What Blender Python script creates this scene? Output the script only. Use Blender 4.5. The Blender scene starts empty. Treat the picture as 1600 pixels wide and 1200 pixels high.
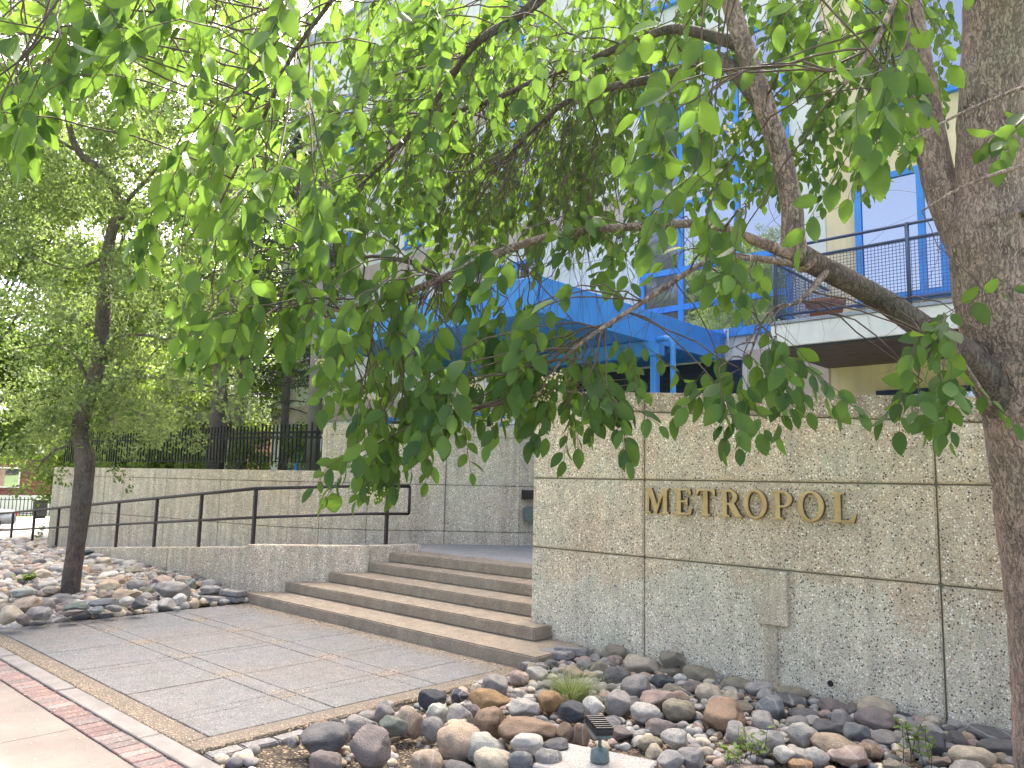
import bpy, bmesh, math, random
import numpy as np
from math import radians, sin, cos, pi
from mathutils import Vector, Matrix, noise
random.seed(7); np.random.seed(7)
rnd = random.random
def ru(a, b): return a + (b - a) * random.random()
SC = bpy.context.scene
COL = SC.collection

# ------------------------------------------------------------------ camera
FPX, YAW, PITCH, ROLL, EYE = 1218.0, radians(42.9), radians(7.2), radians(1.25), 1.6
_fw = Vector((-sin(YAW) * cos(PITCH), cos(YAW) * cos(PITCH), sin(PITCH)))
_r0 = Vector((cos(YAW), sin(YAW), 0)); _u0 = _r0.cross(_fw)
CR = _r0 * cos(ROLL) + _u0 * sin(ROLL); CU = _u0 * cos(ROLL) - _r0 * sin(ROLL); CW = _fw
CP = Vector((0, 0, EYE))
cam = bpy.data.cameras.new('camera'); cam.sensor_width = 36; cam.lens = 36 * FPX / 1600
cam.clip_start = 0.05; cam.clip_end = 2000
camo = bpy.data.objects.new('camera', cam); COL.objects.link(camo)
_m = Matrix.Identity(4)
for i in range(3):
    _m[i][0], _m[i][1], _m[i][2], _m[i][3] = CR[i], CU[i], -CW[i], CP[i]
camo.matrix_world = _m; SC.camera = camo

# ------------------------------------------------------------------ sky, sun, exposure
SUN_AZ, SUN_EL = radians(-24), radians(52)          # azimuth from +Y (into the picture), negative = to the left
wd = bpy.data.worlds.new('World'); SC.world = wd; wd.use_nodes = True
nt = wd.node_tree; bg = nt.nodes['Background']
sky = nt.nodes.new('ShaderNodeTexSky'); sky.sky_type = 'NISHITA'; sky.sun_disc = False
sky.sun_elevation = SUN_EL; sky.sun_rotation = SUN_AZ % (2 * pi)
sky.air_density = 0.32; sky.dust_density = 7.0; sky.ozone_density = 0.0
nt.links.new(sky.outputs[0], bg.inputs[0]); bg.inputs[1].default_value = 0.15
sl = bpy.data.lights.new('sun', 'SUN'); sl.energy = 2.0; sl.angle = radians(0.6); sl.color = (1, 0.95, 0.86)
slo = bpy.data.objects.new('sun', sl); COL.objects.link(slo)
SDIR = Vector((sin(SUN_AZ) * cos(SUN_EL), cos(SUN_AZ) * cos(SUN_EL), sin(SUN_EL)))
slo.rotation_euler = SDIR.to_track_quat('Z', 'Y').to_euler(); slo.location = SDIR * 60
SC.view_settings.view_transform = 'Standard'; SC.view_settings.look = 'None'
SC.view_settings.gamma = 1; SC.view_settings.exposure = 3.25
SC.render.engine = 'CYCLES'
SC.cycles.max_bounces = 6; SC.cycles.diffuse_bounces = 4; SC.cycles.transmission_bounces = 4
SC.cycles.transparent_max_bounces = 6; SC.cycles.use_denoising = True; SC.cycles.denoising_prefilter = 'NONE'

# ------------------------------------------------------------------ survey helpers: sight lines of the photograph cut with real planes
def ray(px, py): return (px - 800) / FPX * CR - (py - 600) / FPX * CU + CW
def atd(px, py, d): return CP + ray(px, py) * d
def onz(px, py, z): r = ray(px, py); return CP + r * ((z - EYE) / r.z)
def ony(px, py, y): r = ray(px, py); return CP + r * (y / r.y)
def proj(p):
    d = Vector(p) - CP; z = d.dot(CW)
    if z < 0.05: return (-9999, -9999, z)
    return (800 + FPX * d.dot(CR) / z, 600 - FPX * d.dot(CU) / z, z)

# ------------------------------------------------------------------ object helpers
def tag(o, label=None, cat=None, group=None, kind=None):
    if label: o['label'] = label
    if cat: o['category'] = cat
    if group: o['group'] = group
    if kind: o['kind'] = kind
    return o
def empty(name, loc, label=None, cat=None, group=None):
    o = bpy.data.objects.new(name, None); o.empty_display_size = 0.2; COL.objects.link(o); o.location = loc
    return tag(o, label, cat, group)
def link(name, me, parent=None, mat=None):
    o = bpy.data.objects.new(name, me); COL.objects.link(o)
    if mat is not None and not me.materials: me.materials.append(mat)
    if parent is not None:
        o.parent = parent
        if parent.parent is None: o.matrix_parent_inverse = Matrix.Translation(-parent.location)
        else: o.matrix_parent_inverse = Matrix.Identity(4)
    return o
class MB:
    def __init__(s): s.v = []; s.f = []
    def add(s, vs, fs):
        b = len(s.v); s.v += [tuple(v) for v in vs]; s.f += [tuple(i + b for i in f) for f in fs]; return s
    def box(s, lo, hi):
        (a, b, c), (d, e, f) = lo, hi
        return s.add([(a,b,c),(d,b,c),(d,e,c),(a,e,c),(a,b,f),(d,b,f),(d,e,f),(a,e,f)],
                     [(0,3,2,1),(4,5,6,7),(0,1,5,4),(1,2,6,5),(2,3,7,6),(3,0,4,7)])
    def obox(s, c, ax, ay, az, hx, hy, hz):
        c = Vector(c); P = []
        for z in (-1, 1):
            for x, y in ((-1,-1),(1,-1),(1,1),(-1,1)): P.append(c + ax*hx*x + ay*hy*y + az*hz*z)
        return s.add(P, [(0,3,2,1),(4,5,6,7),(0,1,5,4),(1,2,6,5),(2,3,7,6),(3,0,4,7)])
    def bar(s, a, b, w, h=None):
        a = Vector(a); b = Vector(b); h = h or w; d = (b - a); L = d.length; d.normalize()
        up = Vector((0,0,1)) if abs(d.z) < .95 else Vector((0,1,0))
        sx = d.cross(up).normalized(); sy = sx.cross(d)
        return s.obox((a + b) / 2, sx, d, sy, w/2, L/2, h/2)
    def prism(s, poly, z0, z1):
        n = len(poly); zt = z1 if callable(z1) else (lambda x, y: z1); zb = z0 if callable(z0) else (lambda x, y: z0)
        vs = [(x, y, zb(x, y)) for x, y in poly] + [(x, y, zt(x, y)) for x, y in poly]
        fs = [tuple(range(n-1, -1, -1)), tuple(range(n, 2*n))] + [(i, (i+1) % n, n+(i+1) % n, n+i) for i in range(n)]
        return s.add(vs, fs)
    def tube(s, path, rad, n=6, cap=True):
        path = [Vector(p) for p in path]; m = len(path)
        if not hasattr(rad, '__len__'): rad = [rad] * m
        prev = None; rings = []
        for i, p in enumerate(path):
            t = (path[min(i+1, m-1)] - path[max(i-1, 0)])
            if t.length < 1e-9: t = Vector((0,0,1))
            t.normalize()
            if prev is None:
                a = t.cross(Vector((0.3,1,0.1)))
                if a.length < 0.1: a = t.cross(Vector((1,0,0)))
            else: a = prev - t * prev.dot(t)
            a.normalize(); b = t.cross(a); prev = a
            rings.append([p + (a * cos(2*pi*k/n) + b * sin(2*pi*k/n)) * rad[i] for k in range(n)])
        vs = [v for r in rings for v in r]; fs = []
        for i in range(m-1):
            for k in range(n):
                k2 = (k+1) % n; fs.append((i*n+k, i*n+k2, (i+1)*n+k2, (i+1)*n+k))
        if cap: fs += [tuple(range(n-1,-1,-1)), tuple(range((m-1)*n, m*n))]
        return s.add(vs, fs)
    def ring(s, c, axis, R, r, n=12, m=5):
        axis = Vector(axis).normalized(); a = axis.cross(Vector((0,0,1)) if abs(axis.z) < .9 else Vector((1,0,0))).normalized(); b = axis.cross(a)
        vs = []; fs = []
        for i in range(n):
            o = a*cos(2*pi*i/n) + b*sin(2*pi*i/n)
            for j in range(m): vs.append(Vector(c) + o*(R + r*cos(2*pi*j/m)) + axis*(r*sin(2*pi*j/m)))
        for i in range(n):
            for j in range(m):
                fs.append((i*m+j, ((i+1)%n)*m+j, ((i+1)%n)*m+(j+1)%m, i*m+(j+1)%m))
        return s.add(vs, fs)
    def lathe(s, c, prof, n=16):
        c = Vector(c); vs = []; fs = []; m = len(prof)
        for r, z in prof:
            for k in range(n): vs.append(c + Vector((r*cos(2*pi*k/n), r*sin(2*pi*k/n), z)))
        for i in range(m-1):
            for k in range(n): fs.append((i*n+k, i*n+(k+1)%n, (i+1)*n+(k+1)%n, (i+1)*n+k))
        fs += [tuple(range(n-1,-1,-1)), tuple(range((m-1)*n, m*n))]
        return s.add(vs, fs)
    def mesh(s, name, bevel=0, smooth=False, seg=1):
        me = bpy.data.meshes.new(name)
        me.from_pydata(s.v, [], s.f)
        if bevel:
            bm = bmesh.new(); bm.from_mesh(me)
            bmesh.ops.bevel(bm, geom=bm.edges[:], offset=bevel, segments=seg, affect='EDGES', clamp_overlap=True)
            bm.to_mesh(me); bm.free()
        if smooth: me.polygons.foreach_set('use_smooth', [True] * len(me.polygons))
        me.update(); return me
    def build(s, name, mat, parent=None, bevel=0, smooth=False, seg=1):
        return link(name, s.mesh(name, bevel, smooth, seg), parent, mat)
def slabpanel(pts, n, thick):
    """flat polygon pts (front face) thickened along n"""
    m = MB(); k = len(pts); n = Vector(n)
    vs = [Vector(p) for p in pts] + [Vector(p) + n * thick for p in pts]
    m.add(vs, [tuple(range(k)), tuple(range(2*k-1, k-1, -1))] + [((i+1) % k, i, k+i, k+(i+1) % k) for i in range(k)])
    return m
def fixn(o):
    bm = bmesh.new(); bm.from_mesh(o.data); bmesh.ops.recalc_face_normals(bm, faces=bm.faces[:]); bm.to_mesh(o.data); bm.free(); return o

# ------------------------------------------------------------------ materials
def mat(name):
    m = bpy.data.materials.new(name); m.use_nodes = True
    n = m.node_tree.nodes; b = n['Principled BSDF']; return m, m.node_tree, b
def N(t, typ, **kw):
    n = t.nodes.new('ShaderNode' + typ)
    for k, v in kw.items():
        if k in n.inputs.keys(): n.inputs[k].default_value = v
        else: setattr(n, k, v)
    return n
def ramp(t, fac, stops, interp='LINEAR'):
    r = t.nodes.new('ShaderNodeValToRGB'); r.color_ramp.interpolation = interp
    e = r.color_ramp.elements
    while len(e) < len(stops): e.new(0.5)
    for i, (p, c) in enumerate(stops):
        e[i].position = p; e[i].color = (c[0], c[1], c[2], 1) if hasattr(c, '__len__') else (c, c, c, 1)
    t.links.new(fac, r.inputs[0]); return r.outputs[0]
def mix(t, fac, a, b, mode='MIX'):
    m = t.nodes.new('ShaderNodeMix'); m.data_type = 'RGBA'; m.blend_type = mode
    def put(i, x):
        if hasattr(x, 'is_linked') or hasattr(x, 'links'): t.links.new(x, m.inputs[i])
        elif hasattr(x, '__len__'): m.inputs[i].default_value = (x[0], x[1], x[2], 1)
        else: m.inputs[i].default_value = x
    put(0, fac); put(6, a); put(7, b); return m.outputs[2]
def pos(t): return t.nodes.new('ShaderNodeNewGeometry').outputs['Position']
def nz(t, vec, scale, detail=4, rough=0.55):
    n = N(t, 'TexNoise', Scale=scale, Detail=detail, Roughness=rough); t.links.new(vec, n.inputs['Vector']); return n.outputs['Fac']
def scaled(t, vec, s):
    m = t.nodes.new('ShaderNodeMapping'); m.inputs['Scale'].default_value = s; t.links.new(vec, m.inputs['Vector']); return m.outputs[0]
def vor(t, vec, scale, feat='F1'):
    n = N(t, 'TexVoronoi', Scale=scale, feature=feat); t.links.new(vec, n.inputs['Vector']); return n
def bump(t, b, h, strength=0.5, dist=0.01):
    n = N(t, 'Bump', Strength=strength, Distance=dist); t.links.new(h, n.inputs['Height']); t.links.new(n.outputs[0], b.inputs['Normal'])
def plain(name, col, rough=0.6, metal=0, var=0.12, scale=6, bstr=0.0):
    m, t, b = mat(name); p = pos(t)
    f = nz(t, p, scale, 5)
    c = mix(t, ramp(t, f, [(0.3, 0), (0.7, 1)]), [x*(1-var) for x in col], [min(1, x*(1+var)) for x in col])
    t.links.new(c, b.inputs['Base Color']); b.inputs['Roughness'].default_value = rough; b.inputs['Metallic'].default_value = metal
    if bstr: bump(t, b, nz(t, p, scale*12, 4), bstr, 0.004)
    return m
def aggregate(name, cement, pebbles, scale=55, warm=(0.38,0.28,0.19), green=(0.33,0.345,0.26), wamt=0.55, gamt=0.5, bs=0.6, pits=True, streak=0.25, gain=1.75, zone=False):
    m, t, b = mat(name); p = pos(t)
    def stones(sc, keep, lo, hi):
        v = vor(t, p, sc); sep = N(t, 'SeparateColor'); t.links.new(v.outputs['Color'], sep.inputs[0])
        inp = ramp(t, v.outputs['Distance'], [(lo, 1), (hi, 0)])
        pick = N(t, 'Math', operation='LESS_THAN'); t.links.new(sep.outputs[1], pick.inputs[0]); pick.inputs[1].default_value = keep
        pm = N(t, 'Math', operation='MULTIPLY'); t.links.new(inp, pm.inputs[0]); t.links.new(pick.outputs[0], pm.inputs[1])
        return ramp(t, sep.outputs[0], pebbles, 'CONSTANT'), pm.outputs[0]
    n1 = nz(t, p, 1.1, 5); n2 = nz(t, p, 2.3, 6, 0.6)
    cem = mix(t, ramp(t, n1, [(0.40, 0), (0.58, wamt)]), cement, warm)
    cem = mix(t, ramp(t, n2, [(0.48, 0), (0.66, gamt)]), cem, green)
    c1, m1 = stones(scale*1.9, 0.75, .30, .5)
    c2, m2 = stones(scale, 0.5, .30, .42)
    strength = 0.85
    if zone:      # ragged patches where the cement skin still covers the stones
        sx = N(t, 'SeparateXYZ'); t.links.new(p, sx.inputs[0])
        nn = nz(t, p, 1.7, 6, 0.62); ma = N(t, 'Math', operation='MULTIPLY_ADD'); t.links.new(nn, ma.inputs[0]); ma.inputs[1].default_value = -1.5; t.links.new(sx.outputs[2], ma.inputs[2])
        skin = ramp(t, ma.outputs[0], [(0.0, 1), (0.12, 0)])
        cem = mix(t, mix(t, 0.75, (0,0,0), skin), cem, (0.40,0.39,0.30))
    c = mix(t, mix(t, strength, (0,0,0), m1), cem, c1)
    c = mix(t, m2, c, c2)
    fine = nz(t, p, 120, 4, 0.8)
    c = mix(t, 0.7, c, ramp(t, fine, [(0.28, 0.25), (0.72, 1.1)]), 'MULTIPLY')
    blot = nz(t, p, 7, 5, 0.7); c = mix(t, 0.35, c, ramp(t, blot, [(0.3, 0.45), (0.65, 1.15)]), 'MULTIPLY')
    st = nz(t, scaled(t, p, (3.5, 3.5, 0.25)), 2.2, 5, 0.6)
    c = mix(t, streak, c, ramp(t, st, [(0.35, 0.3), (0.6, 1.0)]), 'MULTIPLY')
    h = mix(t, 0.5, mix(t, 0.5, m1, m2), fine)
    if pits:
        v2 = vor(t, p, 11); pit = ramp(t, v2.outputs['Distance'], [(0.05, 1), (0.085, 0)])
        v3 = vor(t, p, 34); pit2 = ramp(t, v3.outputs['Distance'], [(0.10, 1), (0.17, 0)])
        pit = mix(t, 1.0, pit, pit2, 'ADD')
        c = mix(t, mix(t, .85, (0,0,0), pit), c, (0.045, 0.036, 0.028)); h = mix(t, pit, h, (0, 0, 0))
    c = mix(t, 1.0, c, (gain, gain, gain), 'MULTIPLY')
    t.links.new(c, b.inputs['Base Color']); b.inputs['Roughness'].default_value = 0.92
    bump(t, b, h, bs, 0.01); return m
PEB = [(0, (0.62,0.57,0.48)), (0.18, (0.30,0.25,0.19)), (0.34, (0.78,0.74,0.66)), (0.46, (0.05,0.045,0.04)), (0.6, (0.30,0.20,0.135)), (0.76, (0.44,0.41,0.36)), (0.88, (0.04,0.04,0.036))]
M = {}
M['wall'] = aggregate('exposed_aggregate_concrete', (0.40,0.345,0.25), PEB, 58, gain=2.4, bs=.8, zone=True)
M['wall_cop'] = aggregate('weathered_coping_concrete', (0.31,0.27,0.195), PEB, 50, (0.30,0.235,0.165), (0.27,0.265,0.19), .5, .6, .8, gain=2.1, streak=.5)
M['wall_grey'] = aggregate('grey_aggregate_concrete', (0.36,0.325,0.24), PEB, 60, (0.37,0.28,0.20), (0.31,0.305,0.215), 0.45, 0.5, gain=2.5, bs=.8, streak=.4)
M['joint'] = plain('joint_mortar', (0.20,0.175,0.135), 0.95)
SPEB = [(0, (0.44,0.37,0.26)), (0.3, (0.25,0.20,0.14)), (0.5, (0.50,0.44,0.34)), (0.7, (0.33,0.27,0.19)), (0.9, (0.14,0.11,0.08))]
M['step'] = aggregate('tan_aggregate_step', (0.355,0.30,0.225), SPEB, 90, (0.35,0.275,0.20), (0.31,0.285,0.21), 0.5, 0.3, 0.9, False, 0.2, 1.38)
LPEB = [(0, (0.55,0.55,0.54)), (0.3, (0.34,0.335,0.32)), (0.5, (0.66,0.66,0.65)), (0.72, (0.44,0.43,0.42)), (0.86, (0.10,0.10,0.095))]
M['slab'] = aggregate('grey_aggregate_paving', (0.345,0.35,0.345), LPEB, 66, (0.385,0.33,0.27), (0.33,0.345,0.30), 0.6, 0.5, 0.8, False, 0.0, .70)
M['landing'] = aggregate('pale_landing_paving', (0.44,0.42,0.39), LPEB, 80, (0.48,0.42,0.33), (0.45,0.46,0.42), 0.5, 0.3, 0.4, False, 0.0, 1.1)
M['slabedge'] = aggregate('brown_paving_edge', (0.28,0.24,0.19), SPEB, 90, (0.30,0.245,0.18), (0.28,0.27,0.20), 0.5, 0.3, 0.7, False, 0.0, .85)
def sidewalk_mat():
    m, t, b = mat('warm_sidewalk_concrete'); p = pos(t)  # the concrete's own warm colour, mottled at random by noise
    c = mix(t, ramp(t, nz(t, p, 2.2, 6, 0.62), [(0.35, 0), (0.65, 1)]), (0.195,0.168,0.14), (0.25,0.218,0.185))
    c = mix(t, ramp(t, nz(t, p, 40, 4), [(0.58, 0), (0.75, 0.5)]), c, (0.30,0.24,0.18))
    t.links.new(c, b.inputs['Base Color']); b.inputs['Roughness'].default_value = 0.92
    bump(t, b, nz(t, p, 120, 4), 0.3, 0.003); return m
M['sidewalk'] = sidewalk_mat()
M['kerb'] = plain('kerb_concrete', (0.23,0.215,0.195), 0.92, 0, 0.2, 5, 0.3)
def objcol(name, rough=0.8, var=0.25, scale=7, bs=0.4, veins=True):
    """colour of each thing comes from its own object colour; grain, bands and speckle on top"""
    m, t, b = mat(name); oi = t.nodes.new('ShaderNodeObjectInfo'); tc = t.nodes.new('ShaderNodeTexCoord')
    ad = N(t, 'VectorMath', operation='ADD'); t.links.new(tc.outputs['Object'], ad.inputs[0]); t.links.new(oi.outputs['Location'], ad.inputs[1])
    v = ad.outputs[0]
    n1 = nz(t, v, 1.6, 6, 0.65); n2 = nz(t, v, scale*4, 5, 0.7)
    c = mix(t, ramp(t, n1, [(0.32, 0.62), (0.5, 1.0), (0.68, 1.3)]), oi.outputs['Color'], oi.outputs['Color'])
    c = mix(t, 0.75, oi.outputs['Color'], ramp(t, n1, [(0.3, (0.55,0.56,0.6)), (0.5, (1,1,1)), (0.72, (1.45,1.35,1.2))]), 'MULTIPLY')
    c = mix(t, 0.75, c, ramp(t, n2, [(0.3, 0.35), (0.62, 1.2)]), 'MULTIPLY')
    sp = vor(t, v, 26); c = mix(t, ramp(t, sp.outputs['Distance'], [(0.08, 0.55), (0.2, 0)]), c, (0.5,0.48,0.45))
    if veins:
        w = N(t, 'TexWave', Scale=0.45, Distortion=6.0, Detail=3); t.links.new(v, w.inputs['Vector'])
        gt = N(t, 'Math', operation='GREATER_THAN'); t.links.new(oi.outputs['Random'], gt.inputs[0]); gt.inputs[1].default_value = 0.8
        vm = N(t, 'Math', operation='MULTIPLY'); t.links.new(ramp(t, w.outputs['Fac'], [(0.93, 0), (0.99, 0.4)]), vm.inputs[0]); t.links.new(gt.outputs[0], vm.inputs[1])
        c = mix(t, vm.outputs[0], c, (0.5,0.48,0.45))
    t.links.new(c, b.inputs['Base Color']); b.inputs['Roughness'].default_value = rough
    bump(t, b, mix(t, 0.5, n2, nz(t, v, 9, 5, .7)), bs, 0.03); return m
M['rock'] = objcol('river_rock', bs=.65)
M['brick'] = objcol('paving_brick', 0.9, 0.2, 12, 0.3, False)
def soil_mat():
    m, t, b = mat('mulch_soil'); p = pos(t)
    v = vor(t, p, 70); s = N(t, 'SeparateColor'); t.links.new(v.outputs['Color'], s.inputs[0])
    c = ramp(t, s.outputs[0], [(0, (0.05,0.04,0.03)), (0.5, (0.12,0.09,0.06)), (0.75, (0.36,0.29,0.18)), (0.9, (0.20,0.16,0.11))], 'CONSTANT')
    t.links.new(c, b.inputs['Base Color']); b.inputs['Roughness'].default_value = 1; bump(t, b, v.outputs['Distance'], 0.8, 0.02); return m
M['soil'] = soil_mat()
M['grass_ground'] = plain('lawn', (0.08,0.13,0.03), 1, 0, 0.4, 3, 0.6)
M['bounce_asphalt'] = plain('bounce_asphalt', (0.30,0.29,0.28), 0.95, 0, 0.2, 4, 0.3)  # unseen road, paler than real asphalt to bounce light onto the walls
M['rail'] = plain('dark_brown_painted_steel', (0.035,0.026,0.028), 0.45, 0.2, 0.25, 20)
M['iron'] = plain('black_iron', (0.012,0.012,0.014), 0.5, 0.3, 0.2, 20)
M['gold'] = None
def gold_mat():
    m, t, b = mat('gold_painted_letters'); p = pos(t)
    c = mix(t, ramp(t, nz(t, p, 9, 4), [(0.35, 0), (0.65, 1)]), (0.42,0.295,0.125), (0.54,0.42,0.21))
    t.links.new(c, b.inputs['Base Color']); b.inputs['Roughness'].default_value = 0.42; b.inputs['Metallic'].default_value = 0.3; return m
M['gold'] = gold_mat()
M['gold_side'] = plain('letter_side_shade', (0.10,0.065,0.03), 0.6, 0.2)  # sides painted dark to stand in for the shadow gap around the letters
M['blue'] = plain('blue_painted_metal', (0.055,0.26,0.70), 0.38, 0.0, 0.10, 3)
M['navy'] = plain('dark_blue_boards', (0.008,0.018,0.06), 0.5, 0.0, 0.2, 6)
M['brownslat'] = plain('brown_soffit_boards', (0.10,0.072,0.066), 0.6, 0, 0.2, 6)
def stucco(name, col, bs=0.5):
    m, t, b = mat(name); p = pos(t)
    c = mix(t, ramp(t, nz(t, p, 1.4, 6, 0.6), [(0.35, 0), (0.65, 1)]), [x*0.88 for x in col], [min(0.85, x*1.06) for x in col])
    st = nz(t, scaled(t, p, (4, 4, 0.3)), 1.5, 5); c = mix(t, 0.22, c, ramp(t, st, [(0.35, 0.45), (0.6, 1)]), 'MULTIPLY')
    t.links.new(c, b.inputs['Base Color']); b.inputs['Roughness'].default_value = 0.95
    h = mix(t, 0.5, nz(t, p, 14, 5, 0.7), nz(t, p, 70, 3)); bump(t, b, h, bs, 0.02); return m
M['white'] = stucco('white_stucco', (0.78,0.76,0.73))
M['pinkish'] = stucco('pinkish_beige_stucco', (0.56,0.46,0.40))
M['yellow'] = stucco('yellow_stucco', (0.80,0.66,0.42))
M['cap'] = plain('grey_metal_flashing', (0.30,0.33,0.38), 0.5, 0.2)
def glass_mat(name, tint, refl=0.45):
    m, t, b = mat(name); out = t.nodes['Material Output']
    b.inputs['Base Color'].default_value = (*tint, 1); b.inputs['Roughness'].default_value = 0.25
    g = N(t, 'BsdfGlossy', Roughness=0.02); g.inputs['Color'].default_value = (0.92,0.96,1,1)
    p = pos(t); bp = N(t, 'Bump', Strength=0.02, Distance=0.05); t.links.new(nz(t, p, 1.3, 2), bp.inputs['Height']); t.links.new(bp.outputs[0], g.inputs['Normal'])
    fr = N(t, 'Fresnel', IOR=1.5); ma = N(t, 'Math', operation='MULTIPLY_ADD'); t.links.new(fr.outputs[0], ma.inputs[0]); ma.inputs[1].default_value = 1.0; ma.inputs[2].default_value = refl
    mx = t.nodes.new('ShaderNodeMixShader'); t.links.new(ma.outputs[0], mx.inputs[0]); t.links.new(b.outputs[0], mx.inputs[1]); t.links.new(g.outputs[0], mx.inputs[2])
    t.links.new(mx.outputs[0], out.inputs[0]); return m
M['glass'] = glass_mat('reflecting_window_glass', (0.03,0.045,0.05), 0.34)
M['glass_dark'] = glass_mat('curtained_window_glass', (0.10,0.09,0.115), 0.06)
def bark_mat(name, c1, c2, c3, sc=1.0, furrow=0.5):
    m, t, b = mat(name); p = pos(t)
    w = N(t, 'TexNoise', Scale=14*sc, Detail=4); t.links.new(p, w.inputs['Vector'])
    wv = N(t, 'VectorMath', operation='MULTIPLY_ADD'); t.links.new(w.outputs['Color'], wv.inputs[0]); wv.inputs[1].default_value = (.05,.05,.08); t.links.new(p, wv.inputs[2])
    def ridge(s3, width):
        f = nz(t, scaled(t, wv.outputs[0], s3), 1.0, 5, 0.6)
        a_ = N(t, 'Math', operation='SUBTRACT'); t.links.new(f, a_.inputs[0]); a_.inputs[1].default_value = .5
        c_ = N(t, 'Math', operation='ABSOLUTE'); t.links.new(a_.outputs[0], c_.inputs[0]); return ramp(t, c_.outputs[0], [(0.0, 1), (width, 0)])
    r1 = ridge((22*sc, 22*sc, 4.5*sc), .035); r2 = ridge((45*sc, 45*sc, 11*sc), .05)
    plate = nz(t, scaled(t, p, (110*sc, 110*sc, 70*sc)), 1.0, 5, 0.75)
    n1 = nz(t, p, 5*sc, 6, 0.65); n3 = nz(t, p, 2.6*sc, 5); n4 = nz(t, p, 6*sc, 3)
    crack = mix(t, ramp(t, n4, [(0.42, 0), (0.58, 1)]), (0, 0, 0), r1)
    crack = mix(t, 1.0, crack, mix(t, .6, (0,0,0), r2), 'LIGHTEN')
    c = mix(t, ramp(t, n1, [(0.35, 0), (0.65, 1)]), c1, c2)
    c = mix(t, ramp(t, n3, [(0.45, 0), (0.66, 0.7)]), c, c3)
    c = mix(t, 0.8, c, ramp(t, plate, [(0.28, 0.3), (0.7, 1.3)]), 'MULTIPLY')
    c = mix(t, mix(t, furrow, (0,0,0), crack), c, (0.03,0.022,0.018))
    t.links.new(c, b.inputs['Base Color']); b.inputs['Roughness'].default_value = 0.95
    inv = ramp(t, crack, [(0, 1), (1, 0)]); bump(t, b, mix(t, 0.45, inv, plate), 0.9, 0.02); return m
M['bark'] = bark_mat('cherry_bark', (0.49,0.36,0.305), (0.38,0.29,0.25), (0.37,0.33,0.27), 1.0, .8)
M['bark_dark'] = bark_mat('dark_furrowed_bark', (0.25,0.20,0.165), (0.165,0.135,0.115), (0.20,0.19,0.15), 1.3, .85)
M['twig'] = plain('twig_bark', (0.085,0.062,0.05), 0.85, 0, 0.35, 12)
def leaf_mat(name, dark, light, trans, tw=0.42, rough=0.55):
    m, t, b = mat(name); out = t.nodes['Material Output']
    oi = t.nodes.new('ShaderNodeObjectInfo'); at = t.nodes.new('ShaderNodeAttribute'); at.attribute_name = 'tint'
    ad = N(t, 'Math', operation='ADD'); t.links.new(oi.outputs['Random'], ad.inputs[0]); t.links.new(at.outputs['Fac'], ad.inputs[1])
    fr = N(t, 'Math', operation='FRACT'); t.links.new(ad.outputs[0], fr.inputs[0])
    base = ramp(t, fr.outputs[0], [(0, dark), (0.75, light), (1.0, [min(1, x*1.35) for x in light])])
    p = pos(t); base = mix(t, 0.35, base, ramp(t, nz(t, p, 90, 3), [(0.3, 0.6), (0.7, 1.2)]), 'MULTIPLY')
    t.links.new(base, b.inputs['Base Color']); b.inputs['Roughness'].default_value = rough; b.inputs['Specular IOR Level'].default_value = .3
    tr = t.nodes.new('ShaderNodeBsdfTranslucent')
    tcol = ramp(t, fr.outputs[0], [(0, [x*0.8 for x in trans]), (1, [min(1, x*1.25) for x in trans])]); t.links.new(tcol, tr.inputs['Color'])
    mx = t.nodes.new('ShaderNodeMixShader'); mx.inputs[0].default_value = tw
    t.links.new(b.outputs[0], mx.inputs[1]); t.links.new(tr.outputs[0], mx.inputs[2]); t.links.new(mx.outputs[0], out.inputs[0]); return m
M['leaf'] = leaf_mat('cherry_leaf', (0.034,0.084,0.028), (0.075,0.145,0.036), (0.165,0.285,0.034))
M['leaf_small'] = leaf_mat('elm_leaf', (0.07,0.105,0.045), (0.16,0.205,0.09), (0.24,0.34,0.08), 0.42)
M['leaf_far'] = leaf_mat('far_leaf', (0.06,0.095,0.03), (0.13,0.19,0.05), (0.26,0.38,0.06), 0.45)
M['needle'] = leaf_mat('spruce_needles', (0.03,0.05,0.03), (0.07,0.095,0.055), (0.06,0.09,0.03), 0.2)
M['blossom'] = plain('cream_blossom', (0.62,0.55,0.36), 0.8, 0, 0.15, 60)
M['petal'] = plain('fallen_petals', (0.40,0.32,0.22), 0.95, 0, 0.45, 45)
M['grassblade'] = leaf_mat('grass_blade', (0.10,0.15,0.05), (0.24,0.28,0.12), (0.30,0.38,0.12), 0.35, 0.5)
M['teal'] = plain('weathered_green_metal', (0.13,0.18,0.17), 0.5, 0.3, 0.25, 30)
M['black'] = plain('black_plastic', (0.012,0.013,0.014), 0.45, 0, 0.2, 20)
M['darkgreen'] = plain('dark_green_metal', (0.02,0.05,0.05), 0.45, 0.2)
M['terracotta'] = plain('terracotta', (0.36,0.15,0.08), 0.85, 0, 0.15, 12)
M['redbrick'] = plain('dull_red_siding', (0.17,0.065,0.06), 0.9, 0, 0.2, 2)
M['offwhite'] = plain('white_paint', (0.75,0.74,0.72), 0.7, 0, 0.06, 2)
M['carpaint'] = plain('grey_car_paint', (0.16,0.18,0.21), 0.25, 0.6, 0.05, 2)
M['rubber'] = plain('tyre_rubber', (0.02,0.02,0.02), 0.8)
M['roof'] = plain('dark_roof_shingles', (0.07,0.07,0.08), 0.9, 0, 0.3, 4)
M['navyrail'] = plain('dark_navy_railing', (0.065,0.09,0.165), 0.45, 0.2)
M['taillight'] = plain('red_tail_light', (0.5,0.02,0.02), 0.3)
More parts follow.
